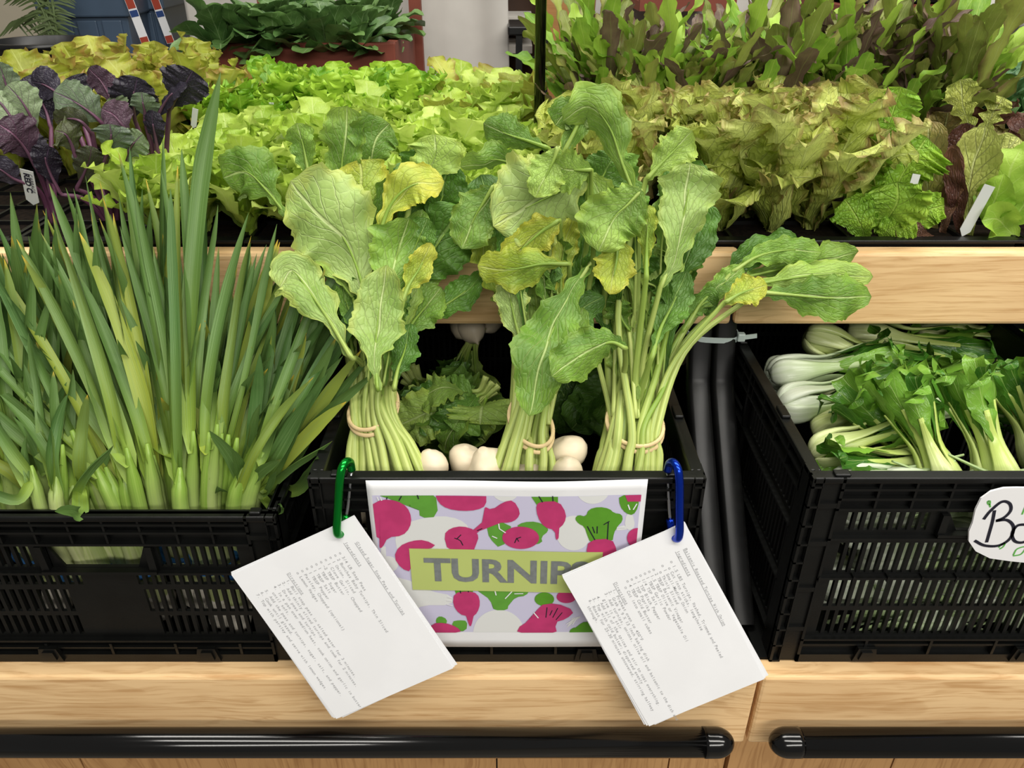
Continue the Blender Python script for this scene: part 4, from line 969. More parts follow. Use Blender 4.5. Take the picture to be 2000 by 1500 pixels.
# the long blade that stands above all the rest
# ================================================================ bok choy
def bok_proto(seed, white=False, nleaf=8, blades=True):
    rr = random.Random(seed); root = thing('bok_choy', '', '', (0, 0, 0)); 
    for i in range(nleaf):
        az = i * 2.4 + rr.uniform(-.2, .2); lay = i / nleaf; e = V((math.cos(az), math.sin(az), 0)); R0 = .026 * (1 - .55 * lay); Ls = .122 + rr.uniform(-.01, .015)
        fl = rr.uniform(.5, 1.3)
        pts = [e * R0 * .45 + V((0, 0, .002)), e * R0 * 1.0 + V((0, 0, .018)), e * R0 * 1.12 + V((0, 0, .05)), e * R0 * .95 + V((0, 0, .092)), e * R0 * (1.1 + .5 * fl) + V((0, 0, Ls + .02))]
        P_ = crom(pts, 16); w0 = .0215 * (1 - .35 * lay); rad = [w0 * x for x in [.55, .8, .97, 1.05, 1.08, 1.05, .98, .88, .76, .64, .53, .45, .38, .32, .26, .22, .18]]
        st = MB().tube(P_, rad, 12, flat=.36, hint=e, rnd=rr.random(), groove=.12).build('leaf_stem', M['bstw' if white else 'bst'], root, smooth=True)
        if not blades: continue
        b0 = P_[12]; tip = e * (R0 + .016 * fl + .006) + V((0, 0, Ls + .060 + rr.uniform(-.01, .015))); top = b0.lerp(tip, .55) + V((0, 0, .008)); droop = tip + e * .02 * fl - V((0, 0, .012 * fl))
        SEED[0] += 1
        leaf(MB(), [b0 - (P_[14] - P_[12]).normalized() * .01, P_[15], top, tip, droop], .019 * rr.uniform(.8, 1.15), 'round', rr.uniform(-15, 15), N=-e + V((0, 0, .5)), cup=.28, ruf=.12, rf=2.5, nu=5, nv=22, seed=SEED[0], crump=.2).build('leaf_blade', M['bleaf'], st, smooth=True)
    return root
BP = [bok_proto(1), bok_proto(2), bok_proto(3, True), bok_proto(4, False, 9), bok_proto(5, True, 9, False)]
BOK = [
    ((1970, 985, .650), (1880, 725, .735), 0, .9, 'bok choy head standing at the front right with bright pale stems'),
    ((1860, 980, .648), (1755, 750, .73), 3, .8, 'bok choy head leaning left behind the front crate rim'),
    ((2085, 985, .66), (2080, 720, .75), 1, .8, 'bok choy head at the far right edge'),
    ((1585, 895, .73), (1770, 835, .73), 0, 1.05, 'bok choy head lying with pale yellow stems at left of crate'),
    ((1590, 850, .80), (1770, 760, .79), 3, 1.05, 'bok choy head lying toward the right in the crate middle'),
    ((1520, 795, .83), (1740, 755, .84), 2, 1.1, 'white stemmed bok choy at the left crate wall'),
    ((1500, 735, .89), (1740, 705, .90), 2, 1.2, 'large white stemmed bok choy at the back left'),
    ((1572, 652, .96), (1780, 735, .90), 1, 1.1, 'dark stemmed bok choy lying downward at the back'),
    ((1650, 648, .99), (1900, 700, .95), 0, 1.1, 'shaded bok choy lying at the back under the shelf'),
    ((1790, 640, 1.02), (2020, 690, .97), 1, 1.1, 'shaded bok choy at the back right under the shelf'),
    ((1760, 790, .83), (1990, 790, .82), 2, 1.0, 'bok choy lying behind the front standing heads'),
    ((1850, 905, .70), (1690, 912, .69), 3, .9, 'leafy bok choy lying left along the front rim'),
    ((1600, 790, .90), (1860, 760, .88), 3, 1.0, 'bok choy lying in the crate centre with dark leaves'),
    ((2050, 920, .74), (1970, 735, .80), 0, 1.0, 'bok choy head standing behind the front pair at right'),
    ((1830, 935, .70), (1690, 790, .76), 1, .95, 'bok choy head leaning left in front of the centre pile'),
    ((1540, 760, 1.0), (1700, 640, 1.02), 1, 1.0, 'bok choy in the rear left corner of the pile'),
    ((1900, 720, 1.04), (1760, 650, 1.04), 3, 1.0, 'bok choy at the very back in shade'),
]
low = random.Random(5)
for k in range(20):
    x = .43 + .17 * ((k * .37) % 1); z = .766 + .04 * (k % 5); 
    BOK.append((V((x - .09 * (1 if k % 2 else -1), .652 + .012 * (k % 2), z)), V((x + .07 * (1 if k % 2 else -1), .656, z + low.uniform(-.03, .03))), 4, None, 'bok choy pressed low against the slots of the front panel'))
for bb, (b, tp, k, sc, lab) in enumerate(BOK):
    lowp = isinstance(b, V); B = b if lowp else at(*b); T_ = tp if lowp else at(*tp); d = (T_ - B).normalized()
    sc = .95 if sc is None else max(.72, min(1.15, (T_ - B).length / .19)) * (.9 + .1 * sc)
    print(lab, round(sc, 2)) if 0 else None
    r = BP[k] if not BP[k].get('used') else copytree(BP[k]); 
    if r is BP[k]: r['used'] = 1; 
    r.location = B; r.rotation_mode = 'QUATERNION'; r.rotation_quaternion = d.to_track_quat('Z', 'Y') @ Matrix.Rotation(low.uniform(0, 6.28), 3, 'Z').to_quaternion(); r.scale = (sc,) * 3
    tag(r, lab, 'bok choy', 'bok choy low behind the slots' if lowp else 'bok choy heads heaped in the crate')
for r in bpy.data.objects:
    if r.get('used') is not None: del r['used']
# ================================================================ trays on the upper shelf
ZT = 1.104
TR = [(-.905, -.622), (-.617, -.334), (-.329, -.046), (.062, .345), (.350, .633), (.638, .921)]
TL = ['black seedling tray under the purple cabbages', 'black seedling tray under the lime lettuce at left', 'black seedling tray under the lime lettuce beside the pole', 'black seedling tray right of the pole', 'black seedling tray under the frilly lettuce', 'black seedling tray at the right edge']
for (a, b), lb in zip(TR, TL):
    t = thing('seedling_tray', lb, 'tray', ((a + b) / 2, 1.18, ZT), 'black seedling trays on the upper shelf'); y0, y1 = .918, 1.458; h = .026
    mb = MB(); mb.bx(a, b, y0, y0 + .006, ZT, ZT + h); mb.bx(a, b, y1 - .006, y1, ZT, ZT + h); mb.bx(a, a + .006, y0, y1, ZT, ZT + h); mb.bx(b - .006, b, y0, y1, ZT, ZT + h); mb.bx(a, b, y0, y1, ZT, ZT + .003)
    mb.bx(a - .002, b + .002, y0 - .010, y0 + .002, ZT + h - .004, ZT + h); mb.bx(a - .002, b + .002, y0 - .006, y0 + .002, ZT + .008, ZT + .011)
    mb.build('shell', M['tray'], t, bevel=.001)
    for i in range(1, 4): pass
    mb = MB()
    for i in range(1, 4): mb.bx(a + (b - a) * i / 4 - .002, a + (b - a) * i / 4 + .002, y0 + .006, y1 - .006, ZT + .02, ZT + h)
    for j in range(1, 8): mb.bx(a + .006, b - .006, y0 + (y1 - y0) * j / 8 - .002, y0 + (y1 - y0) * j / 8 + .002, ZT + .02, ZT + h)
    mb.build('cell_grid', M['tray'], t)
    MB().bx(a + .006, b - .006, y0 + .006, y1 - .006, ZT + .003, ZT + .021).build('soil', M['soil'], t)
ZS = ZT + .021

def rosette(name, mats, n, L, hw, kind, ruf, rf, serr, t0, t1, seed, cup=.25, bend=.5, crump=.2, nu=4, nv=18, stalk=0., sf=8, lob=.06):
    rr = random.Random(seed); mb = MB()
    for i in range(n):
        SEED[0] += 1; f = i / (n - 1); az = i * 2.39996 + rr.uniform(-.25, .25); th = math.radians(t0 + (t1 - t0) * (1 - f) + rr.uniform(-6, 6)); l = L * rr.uniform(.8, 1.12) * (.72 + .28 * math.sin(f * 2.6 + .3))
        e = V((math.cos(az), math.sin(az), 0)); z = V((0, 0, 1)); d1 = e * math.sin(th) + z * math.cos(th); th2 = th + bend * rr.uniform(.3, 1.3); d2 = e * math.sin(th2) + z * math.cos(th2); th3 = th2 + bend * rr.uniform(.2, 1.5); d3 = e * math.sin(th3) + z * math.cos(th3)
        p0 = e * .004; p1 = p0 + d1 * l * .4; p2 = p1 + d2 * l * .35; p3 = p2 + d3 * l * .25
        leaf(mb, [p0, p1, p2, p3], hw * rr.uniform(.8, 1.15), kind, rr.uniform(-18, 18), N=-e * .9 + z * .5, cup=cup, ruf=ruf, rf=rf, serr=serr, sf=sf, nu=nu, nv=nv, seed=SEED[0], crump=crump, mi=i % len(mats), lob=lob)
    o = mb.build(name, [M[m] for m in mats], None, smooth=True); return o
def field(name, protos, spots, lab, cat, group, sc=(.85, 1.12), seed=1, lean=.12):
    rr = random.Random(seed); used = set()
    for i, (x, y, *r_) in enumerate(spots):
        k = rr.randrange(len(protos)); s = rr.uniform(*sc); l = lab(x, y) if callable(lab) else lab
        if k not in used:
            used.add(k); o = protos[k]; o.location = (x, y, ZS); o.rotation_euler = (rr.uniform(-lean, lean), rr.uniform(-lean, lean), rr.uniform(0, 6.28)); o.scale = (s,) * 3
        else: o = copyobj(protos[k], (x, y, ZS), rr.uniform(0, 6.28), s, tilt=(rr.uniform(-lean, lean), rr.uniform(-lean, lean)))
        tag(o, l, cat, group + ('' if not callable(lab) else ', ' + l.split(',')[-1].strip()))
    for k, p in enumerate(protos):
        if k not in used: bpy.data.objects.remove(p)
def grid(x0, x1, nx, y0, y1, ny, jit, seed):
    rr = random.Random(seed); return [(x0 + (x1 - x0) * (i + .5 * (j % 2)) / nx + rr.uniform(-jit, jit), y0 + (y1 - y0) * j / max(1, ny - 1) + rr.uniform(-jit, jit)) for j in range(ny) for i in range(nx)]
# lime oak-leaf bed
P_ = [rosette('lettuce', ['let'], 26, .125, .023, 'oak', .22, 5, .0, 4, 42, 10 + k, nu=5, nv=26, crump=.3, bend=.26, cup=.3, lob=.18) for k in range(4)]
def lb(x, y): return 'lime green oak leaf lettuce plant, ' + ('front row along the shelf edge' if y < .97 else 'second row from the shelf edge' if y < 1.03 else 'third row of the lime bed' if y < 1.09 else 'fourth row of the lime bed' if y < 1.15 else 'last row of the lime bed')
field('lettuce', P_, [s for s in grid(-.56, .01, 10, .95, 1.20, 5, .008, 3) if not (s[0] < -.47 or (s[0] < -.41 and s[1] > 1.0))], lb, 'lettuce', 'lime lettuces in the tray', (.85, 1.15), 4)
# darker curly bed behind
P_ = [rosette('lettuce', ['letc'], 24, .160, .026, 'fan', .24, 9, .14, 4, 48, 20 + k, nu=6, nv=40, bend=.28, cup=.3) for k in range(3)]
field('lettuce', P_, grid(-.44, -.14, 5, 1.28, 1.43, 3, .008, 5), lambda x, y: 'mid green curly lettuce plant, ' + ('near row behind the lime bed' if y < 1.31 else 'middle row behind the lime bed' if y < 1.39 else 'far row behind the lime bed'), 'lettuce', 'mid green curly lettuces', (.85, 1.1), 6)
P_ = [rosette('lettuce', ['letb', 'let'], 18, .15, .028, 'oak', .16, 6, .08, 5, 50, 30 + k, nu=5, nv=26, bend=.28) for k in range(3)]
field('lettuce', P_, grid(-.14, .02, 3, 1.26, 1.42, 3, .008, 7), lambda x, y: 'yellow green lettuce plant left of the black pole, ' + ('near row' if y < 1.3 else 'middle row' if y < 1.38 else 'far row'), 'lettuce', 'yellow green lettuces by the pole', (.85, 1.1), 8)
# bronze tipped yellow lettuces at the far left
P_ = [rosette('lettuce', ['letb'], 18, .175, .031, 'fan', .20, 8, .06, 3, 32, 40 + k, nu=6, nv=38, bend=.22, cup=.3) for k in range(3)]
field('lettuce', P_, grid(-.95, -.46, 6, 1.24, 1.42, 3, .01, 9), lambda x, y: 'yellow lettuce with bronze tinge behind the purple cabbages, ' + ('near row' if y < 1.3 else 'middle row' if y < 1.38 else 'far row'), 'lettuce', 'bronze tinged yellow lettuces', (.85, 1.1), 10)
# tall red and green oak leaf behind at right
P_ = [rosette('lettuce', ['ro', 'rog', 'ro', 'rog', 'rom'], 24, .25, .016, 'redoak', .3, 3, .3, 2, 22, 50 + k, bend=.28, nu=4, nv=24, sf=9) for k in range(3)] + [rosette('lettuce', ['rom', 'ro', 'rog'], 24, .22, .016, 'redoak', .3, 3, .3, 2, 28, 60 + k, bend=.28, nu=4, nv=24, sf=9) for k in range(2)]
field('lettuce', P_, grid(.125, .70, 11, 1.17, 1.43, 5, .01, 11), lambda x, y: 'tall olive and purple oak leaf lettuce plant, ' + ('near row of the dark bed' if y < 1.2 else 'second row of the dark bed' if y < 1.27 else 'third row of the dark bed' if y < 1.33 else 'fourth row of the dark bed' if y < 1.4 else 'far row of the dark bed'), 'lettuce', 'tall oak leaf lettuces', (.85, 1.1), 12, lean=.08)
# red tinged batavia in front right
P_ = [rosette('lettuce', ['bat'], 16, .178, .035, 'fan', .17, 9, .05, 3, 42, 70 + k, nu=8, nv=44, crump=.5, bend=.22, cup=.3) for k in range(4)]
field('lettuce', P_, [(.13, 1.10), (.20, 1.10), (.27, 1.10), (.34, 1.09), (.16, 1.03), (.24, 1.03), (.32, 1.02), (.39, 1.03), (.27, .965), (.335, .96), (.39, .97), (.42, 1.09)], lambda x, y: 'ruffled green lettuce with red brown tinge, ' + ('front row above the oak rail' if y < .98 else 'second row from the oak rail' if y < 1.05 else 'third row from the oak rail'), 'lettuce', 'red tinged ruffled lettuces', (.9, 1.12), 13)
P_ = [rosette('kale', ['kale'], 13, .17, .035, 'fan', .28, 9, .2, 5, 50, 90 + k, nu=6, nv=40, bend=.25) for k in range(2)]
field('kale', P_, [(.785, 1.36), (.87, 1.38), (.80, 1.29), (.89, 1.30), (.94, 1.38), (.90, 1.23), (.82, 1.21)], 'curly blue green kale plant at the right end of the shelf', 'kale', 'kale plants at the right end', (.9, 1.1), 14)
P_ = [rosette('lettuce', ['romd', 'romr'], 13, .14, .024, 'oak', .18, 5, .1, 5, 50, 95 + k, nu=5, nv=24, bend=.25) for k in range(2)]
field('lettuce', P_, [(.68, 1.10), (.75, 1.12), (.82, 1.10), (.72, 1.04), (.80, 1.03), (.62, 1.12)], 'small maroon lettuce plant behind the romaine', 'lettuce', 'maroon lettuces', (.9, 1.1), 15)

# ---- plants whose leaves can be told one from another
def plant(name, label, cat, base, leaves, stalk=None, group=None):
    B = V(base); root = thing(name, label, cat, tuple(B), group); rr = random.Random(len(label) * 3 + 1)
    for L_ in leaves:
        pts, hw, mt = L_[:3]; roll = L_[3] if len(L_) > 3 else 0; op = dict(L_[4]) if len(L_) > 4 else {}
        SEED[0] += 1; P_ = [at(*p) for p in pts]; hwm_ = hw * dep(P_[len(P_) // 2])
        for k_, d_ in (('kind', 'fan'), ('cup', .15), ('ruf', .25), ('rf', 5), ('serr', .14), ('crump', .3), ('sf', 12)): op.setdefault(k_, d_)
        lf = leaf(MB(), P_, hwm_, op.pop('kind'), roll, nu=8, nv=44, seed=SEED[0], **op).build('leaf', M[mt], root, smooth=True)
        if stalk:
            S_ = [B + V((rr.uniform(-.008, .008), 0, 0)), B.lerp(P_[0], .5) + V((0, 0, .012)), P_[0]]; C2 = crom(P_, 20)[1:15]
            path = crom(S_, 12) + [p + V((0, -.0014, .0004)) for p in C2]; n = len(path)
            o = MB().tube(path, [.0032 * (1 - .8 * max(0, j - 8) / (n - 8)) for j in range(n)], 7, rnd=rr.random()).build('stalk', M[stalk], lf, smooth=True); o.data.transform(Matrix.Translation(B * -1))
    return root
cab = dict(kind='cab', ruf=.10, serr=.08, crump=.2, cup=-.12, sf=16)
plant('purple_cabbage', 'grey violet cabbage seedling at the left edge', 'cabbage seedling', (-.60, .985, ZS), [
    ([(78, 268, .99), (60, 225, .98), (38, 190, .98), (14, 165, .98)], 34, 'cabg', 20, cab), ([(74, 332, .96), (50, 290, .95), (25, 262, .94), (-5, 240, .94)], 46, 'cabp', 5, cab),
    ([(100, 250, 1.05), (90, 215, 1.06), (70, 180, 1.06), (45, 152, 1.06)], 42, 'cabd', 0, cab), ([(45, 260, .97), (20, 225, .97), (0, 200, .97), (-25, 190, .97)], 32, 'cabg', -20, cab), ([(30, 215, 1.02), (18, 180, 1.02), (8, 150, 1.02), (-4, 120, 1.02)], 26, 'cabg', 30, cab),
    ([(60, 360, .95), (30, 350, .94), (0, 330, .93), (-30, 320, .93)], 26, 'cabd', 30, cab), ([(100, 380, .97), (90, 330, .97), (75, 290, .97), (60, 262, .97)], 26, 'cabd', -30, cab)], 'cabst')
plant('purple_cabbage', 'cabbage seedling with one large grey green purple-veined leaf', 'cabbage seedling', (-.53, .99, ZS), [
    ([(205, 245, .97), (180, 222, .965), (148, 200, .96), (105, 180, .96)], 42, 'cabg', 0, cab), ([(180, 260, .96), (160, 238, .95), (135, 232, .95), (108, 240, .95)], 24, 'cabo', 20, cab),
    ([(150, 310, .95), (140, 280, .945), (128, 262, .94), (108, 255, .94)], 34, 'cabo', -10, cab), ([(258, 270, .97), (240, 245, .96), (222, 225, .96), (198, 212, .96)], 32, 'cabp', 10, cab),
    ([(205, 320, .95), (214, 290, .945), (218, 265, .94), (215, 242, .94)], 36, 'cabg', 10, cab), ([(130, 200, 1.06), (110, 180, 1.06), (85, 165, 1.06), (60, 160, 1.06)], 32, 'cabd', 10, cab),
    ([(150, 200, 1.08), (150, 180, 1.08), (148, 162, 1.08), (140, 148, 1.08)], 32, 'cabd', 0, cab), ([(150, 370, .96), (165, 340, .955), (175, 310, .95), (180, 285, .95)], 28, 'cabo', 0, cab), ([(120, 380, .96), (100, 340, .955), (90, 310, .95), (95, 285, .95)], 28, 'cabd', 0, cab)], 'cabst')
plant('purple_cabbage', 'dark purple cabbage seedling reaching toward the yellow lettuce', 'cabbage seedling', (-.46, 1.0, ZS), [
    ([(265, 238, 1.0), (262, 210, .99), (262, 182, .98), (268, 150, .98)], 44, 'cabd', 0, cab), ([(228, 212, 1.02), (212, 182, 1.02), (195, 155, 1.02), (172, 133, 1.02)], 26, 'cabp', 20, cab),
    ([(330, 220, .98), (346, 190, .975), (362, 165, .97), (378, 138, .97)], 44, 'cabd', 0, cab), ([(285, 240, .97), (284, 220, .965), (280, 202, .96), (276, 180, .96)], 28, 'cabg', 20, cab),
    ([(300, 250, .97), (315, 215, .965), (335, 185, .96), (365, 162, .96)], 16, 'cabd', 50, cab), ([(245, 245, .98), (235, 225, .98), (225, 205, .98), (215, 190, .98)], 28, 'cabg', 40, cab), ([(310, 300, .97), (305, 270, .965), (300, 245, .96), (296, 215, .96)], 24, 'cabd', 40, cab), ([(240, 330, .96), (250, 300, .955), (262, 280, .95), (280, 262, .95)], 28, 'cabg', 0, cab)], 'cabst')
fr = dict(kind='fan', ruf=.20, rf=8, serr=.10, crump=.35)
plant('lettuce', 'bright green frilly lettuce with tall blade and yellow lower leaves', 'lettuce', (.475, .955, ZS), [
    ([(1712, 330, 1.0), (1725, 280, 1.0), (1742, 225, 1.0), (1762, 170, 1.0)], 46, 'fril', 10, dict(fr, kind='romaine')), ([(1728, 430, .97), (1750, 370, .965), (1780, 310, .96), (1815, 270, .96)], 62, 'fril', -10, fr),
    ([(1722, 462, .94), (1735, 430, .935), (1750, 395, .93), (1752, 352, .93)], 56, 'fril', 0, dict(fr, cup=.5)), ([(1705, 445, .95), (1690, 390, .945), (1684, 340, .94), (1700, 285, .94)], 50, 'fril', 10, fr),
    ([(1770, 455, .94), (1795, 430, .935), (1815, 410, .93), (1845, 402, .93)], 34, 'fril', 0, fr), ([(1690, 470, .93), (1680, 440, .925), (1668, 415, .92), (1650, 390, .92)], 38, 'fril', 0, fr),
    ([(1718, 400, .985), (1712, 340, .98), (1716, 290, .98), (1740, 240, .98)], 50, 'fril', -20, fr), ([(1720, 470, .935), (1735, 450, .93), (1760, 440, .925), (1790, 430, .92)], 34, 'fril', 0, fr), ([(1730, 440, 1.0), (1760, 380, 1.0), (1790, 330, 1.0), (1820, 300, 1.0)], 48, 'fril', 0, fr)])
rm = dict(kind='romaine', ruf=.10, rf=2, serr=.05, crump=.45, cup=.22)
plant('lettuce', 'bronze romaine lettuce with pinkish broad leaves', 'lettuce', (.545, .96, ZS), [
    ([(1822, 450, .97), (1812, 380, .97), (1810, 310, .97), (1815, 236, .97)], 38, 'romr', 5, rm), ([(1840, 460, .95), (1850, 420, .95), (1860, 370, .95), (1862, 282, .95)], 22, 'romd', 25, rm),
    ([(1835, 400, 1.0), (1852, 340, 1.0), (1875, 290, 1.0), (1890, 240, 1.0)], 26, 'romd', 0, rm), ([(1820, 465, .94), (1800, 460, .93), (1780, 455, .93), (1750, 460, .92)], 22, 'romd', 0, rm)])
plant('lettuce', 'pale green romaine lettuce with upright ribbed leaf', 'lettuce', (.59, .96, ZS), [
    ([(1885, 460, .95), (1890, 390, .95), (1903, 320, .95), (1925, 246, .95)], 42, 'romg', 5, rm), ([(1880, 462, .94), (1872, 420, .94), (1868, 370, .94), (1858, 290, .94)], 20, 'romd', 10, rm), ([(1900, 400, 1.0), (1935, 350, 1.0), (1960, 300, 1.0), (1990, 270, 1.0)], 36, 'romg', 0, rm)])
plant('lettuce', 'smooth green butter lettuce at the right edge', 'lettuce', (.655, .955, ZS), [
    ([(1955, 430, .95), (1960, 380, .945), (1975, 330, .94), (1992, 290, .94)], 46, 'butter', 0, dict(rm, kind='round')), ([(1930, 440, .94), (1935, 410, .935), (1945, 380, .93), (1958, 340, .93)], 34, 'butter', 10, dict(rm, kind='round')),
    ([(1985, 462, .93), (1965, 445, .925), (1945, 430, .92), (1915, 432, .92)], 32, 'butter', 0, dict(rm, kind='round', cup=.5)), ([(1975, 440, .94), (2000, 400, .935), (2020, 370, .93), (2040, 340, .93)], 46, 'butter', 0, dict(rm, kind='round')), ([(1960, 430, .96), (1990, 370, .96), (2010, 320, .96), (2040, 280, .96)], 46, 'butter', 0, dict(rm, kind='round'))])
plant('lettuce', 'broad bronze lettuce leaf rising behind the frilly lettuce', 'lettuce', (.46, 1.09, ZS), [
    ([(1655, 290, 1.06), (1662, 240, 1.06), (1672, 190, 1.06), (1682, 140, 1.06)], 38, 'romr', 0, dict(rm, kind='round')), ([(1640, 280, 1.05), (1625, 250, 1.04), (1600, 225, 1.04), (1560, 212, 1.04)], 34, 'romr', 20, dict(rm, kind='round')), ([(1665, 300, 1.04), (1690, 270, 1.04), (1710, 250, 1.04), (1730, 225, 1.04)], 32, 'romd', 20, dict(rm, kind='round'))])
plant('lettuce', 'yellow green forked lettuce leaf by the kale', 'lettuce', (.62, 1.05, ZS), [
    ([(1895, 280, 1.04), (1890, 240, 1.04), (1880, 200, 1.04), (1874, 155, 1.04)], 30, 'romg', 0, dict(kind='oak', ruf=.2)), ([(1905, 290, 1.04), (1925, 250, 1.04), (1940, 220, 1.04), (1960, 190, 1.04)], 26, 'romg', 0, dict(kind='oak', ruf=.2))])

# ---- plant tags
def stake(label, a, b, wd, tx=None):
    A, B = at(*a), at(*b); d = (B - A).normalized(); s = d.cross(V((0, -1, .2))).normalized(); n = s.cross(d); t = thing('plant_tag', label, 'plant tag', tuple(A)); mb = MB(); w_ = wd / 2
    prof_ = [(0, 0), (.12, 1), (1, 1)]; L_ = (B - A).length
    vs = [A + n * .0, A + d * L_ * .12 - s * w_, A + d * L_ * .12 + s * w_, B - s * w_, B + s * w_]
    f = [mb.vert(v) for v in vs]; g = [mb.vert(v + n * .0008) for v in vs]
    mb.face((f[0], f[1], f[3], f[4], f[2])); mb.face((g[2], g[4], g[3], g[1], g[0]))
    for i, j in ((0, 1), (1, 3), (3, 4), (4, 2), (2, 0)): mb.face((f[i], g[i], g[j], f[j]))
    mb.build('blade', M['stake'], t)
    if tx:
        nn = n if n.y < 0 else -n; mb = MB()
        for row, s_ in enumerate(tx):
            gv, gf = textmesh(s_, .0095 if row else .006, .0004 if row else 0); i0 = len(mb.v)
            for x, y in gv: mb.vert(B - d * (.004 + x) + s * (y - .001 - row * .006 + .003) * (1 if s.x > 0 else -1) + nn * (.0012 if nn.dot(n) > 0 else .0006))
            for q in gf: mb.face([i0 + k for k in q])
        mb.build('tag_print', M['ink'], t)
stake('white plant tag leaning beside the frilly lettuce', (1751, 466, .935), (1790, 340, .95), .010)
stake('white plant tag leaning before the butter lettuce', (1878, 462, .925), (1933, 362, .93), .014)
stake('white printed plant tag among the purple cabbage stems', (66, 400, .95), (52, 332, .94), .016, ['CABBAGE', 'RED C'])
stake('small white plant tag among lime lettuces near centre', (378, 250, 1.12), (382, 212, 1.12), .008)
stake('small white plant tag behind the lime bed', (534, 240, 1.22), (530, 200, 1.22), .007)
stake('small white plant tag low in the lime lettuce', (366, 345, 1.0), (362, 308, 1.0), .009)

# black pole
t = thing('display_pole', 'thin black upright pole standing between the lettuce beds', 'pole', (.0385, 1.17, 1.103))
MB().tube([V((.040, 1.17, 1.103)), V((.0395, 1.172, 1.6)), V((.039, 1.175, 2.3))], .0078, 16).build('tube', M['gloss'], t, smooth=True)
MB().bx(.02, .06, 1.15, 1.19, 1.103, 1.108).build('foot', M['gloss'], t)

# ================================================================ far side of the aisle
def X(px, Y, z=1.2): return (px - 1000) * (Y * CP - (z - CAMZ) * SP) / FPX
def Z(py, Y, px=1000): return at(px, py, Y).z
# red stand with dark greens
Yb = 2.15; x0, x1 = X(420, Yb), X(772, Yb); zt = Z(84, Yb)
t = thing('produce_stand', 'red painted wooden stand holding a row of dark green plants', 'display stand', ((x0 + x1) / 2, Yb + .2, 0))
MB().bx(x0, x1, Yb, Yb + .025, zt - .34, zt).build('front_board', M['red'], t, bevel=.003)
MB().bx(x0, x1, Yb + .42, Yb + .445, zt - .34, zt).build('rear_board', M['red'], t)
MB().bx(x0, x0 + .025, Yb + .025, Yb + .42, zt - .3, zt).build('side_board', M['red'], t); MB().bx(x1 - .025, x1, Yb + .025, Yb + .42, zt - .3, zt).build('side_board', M['red'], t)
for xx, yy, hh in ((x0 + .02, Yb + .03, zt - .30), (x0 + .02, Yb + .42, 1.9), (x1 + .004, Yb + .46, 2.0), (x1 - .02, Yb + .03, zt - .30)): MB().bx(xx - .018, xx + .018, yy - .018 + .02, yy + .018 + .02, 0, hh).build('leg', M['red'], t)
MB().bx(x0 + .026, x1 - .026, Yb + .027, Yb + .418, zt - .30, zt - .03).build('soil', M['soil'], t)
P_ = [rosette('leafy_green', ['tats'], 18, .145, .037, 'round', .08, 2, 0., 5, 84, 200 + k, cup=.3, bend=.4, nu=4, nv=14) for k in range(3)]
ZS0 = ZS; ZS = zt - .03
field('leafy_green', P_, grid(x0 + .03, x1 - .04, 6, Yb + .03, Yb + .36, 4, .012, 31), lambda x, y: 'dark green round leaved plant on the red stand, ' + ('front row' if y < Yb + .09 else 'second row' if y < Yb + .2 else 'third row' if y < Yb + .3 else 'back row'), 'leafy green', 'dark green plants on the red stand', (.85, 1.1), 32)
ZS = ZS0
def cloth(label, px0, px1, Y, zt_, zb_=.3, fold=.02, mt='cloth', name='tablecloth', n=60, seed=0):
    x0, x1 = X(px0, Y), X(px1, Y); mb = MB(); nv = 16
    for j in range(nv + 1):
        for i in range(n + 1):
            u = i / n; x = x0 + (x1 - x0) * u; v = j / nv; y = Y + fold * (.5 + .5 * v) * noise.noise(V((x * 9, v * .6, seed))) * 1.6 + .3 * fold * math.sin(x * 40 + seed)
            mb.vert((x + (u - .5) * .05 * v, y, zt_ + (zb_ - zt_) * v))
    for j in range(nv):
        for i in range(n): a = j * (n + 1) + i; mb.face((a, a + 1, a + n + 2, a + n + 1))
    for (i0_) in (0,):
        c = len(mb.v); k = [mb.vert((x0, Y + .02, zt_)), mb.vert((x1, Y + .02, zt_)), mb.vert((x1, Y + .7, zt_)), mb.vert((x0, Y + .7, zt_))]; mb.face(k)
    o = mb.build(name, M[mt], None, smooth=True, loc=((x0 + x1) / 2, Y, zt_)); s = o.modifiers.new('t', 'SOLIDIFY'); s.thickness = .002
    tag(o, label, 'tablecloth'); return o
cloth('white tablecloth hanging behind the red stand and beside the pole', 782, 988, 2.75, 1.62, .35, .02)
cloth('strip of white tablecloth between the blue totes and red stand', 372, 760, 2.95, 1.62, .35, .015, seed=3)
cloth('white tablecloth hanging behind the oak leaf lettuces', 1165, 1420, 2.9, 1.62, .5, .02, seed=5)
cloth('white tablecloth at the right behind the kale', 1852, 2110, 2.3, 1.62, .4, .015, seed=7)
o = cloth('crumpled clear white plastic sheet draped over the right tablecloth', 1858, 2115, 2.20, 1.66, Z(52, 2.20), .05, 'plasticw', 'plastic_sheet', seed=9)
tag(o, None, 'plastic sheet')
o = cloth('white tablecloth seen through the red table frame', 1425, 1660, 2.95, 1.62, .5, .02, seed=11)
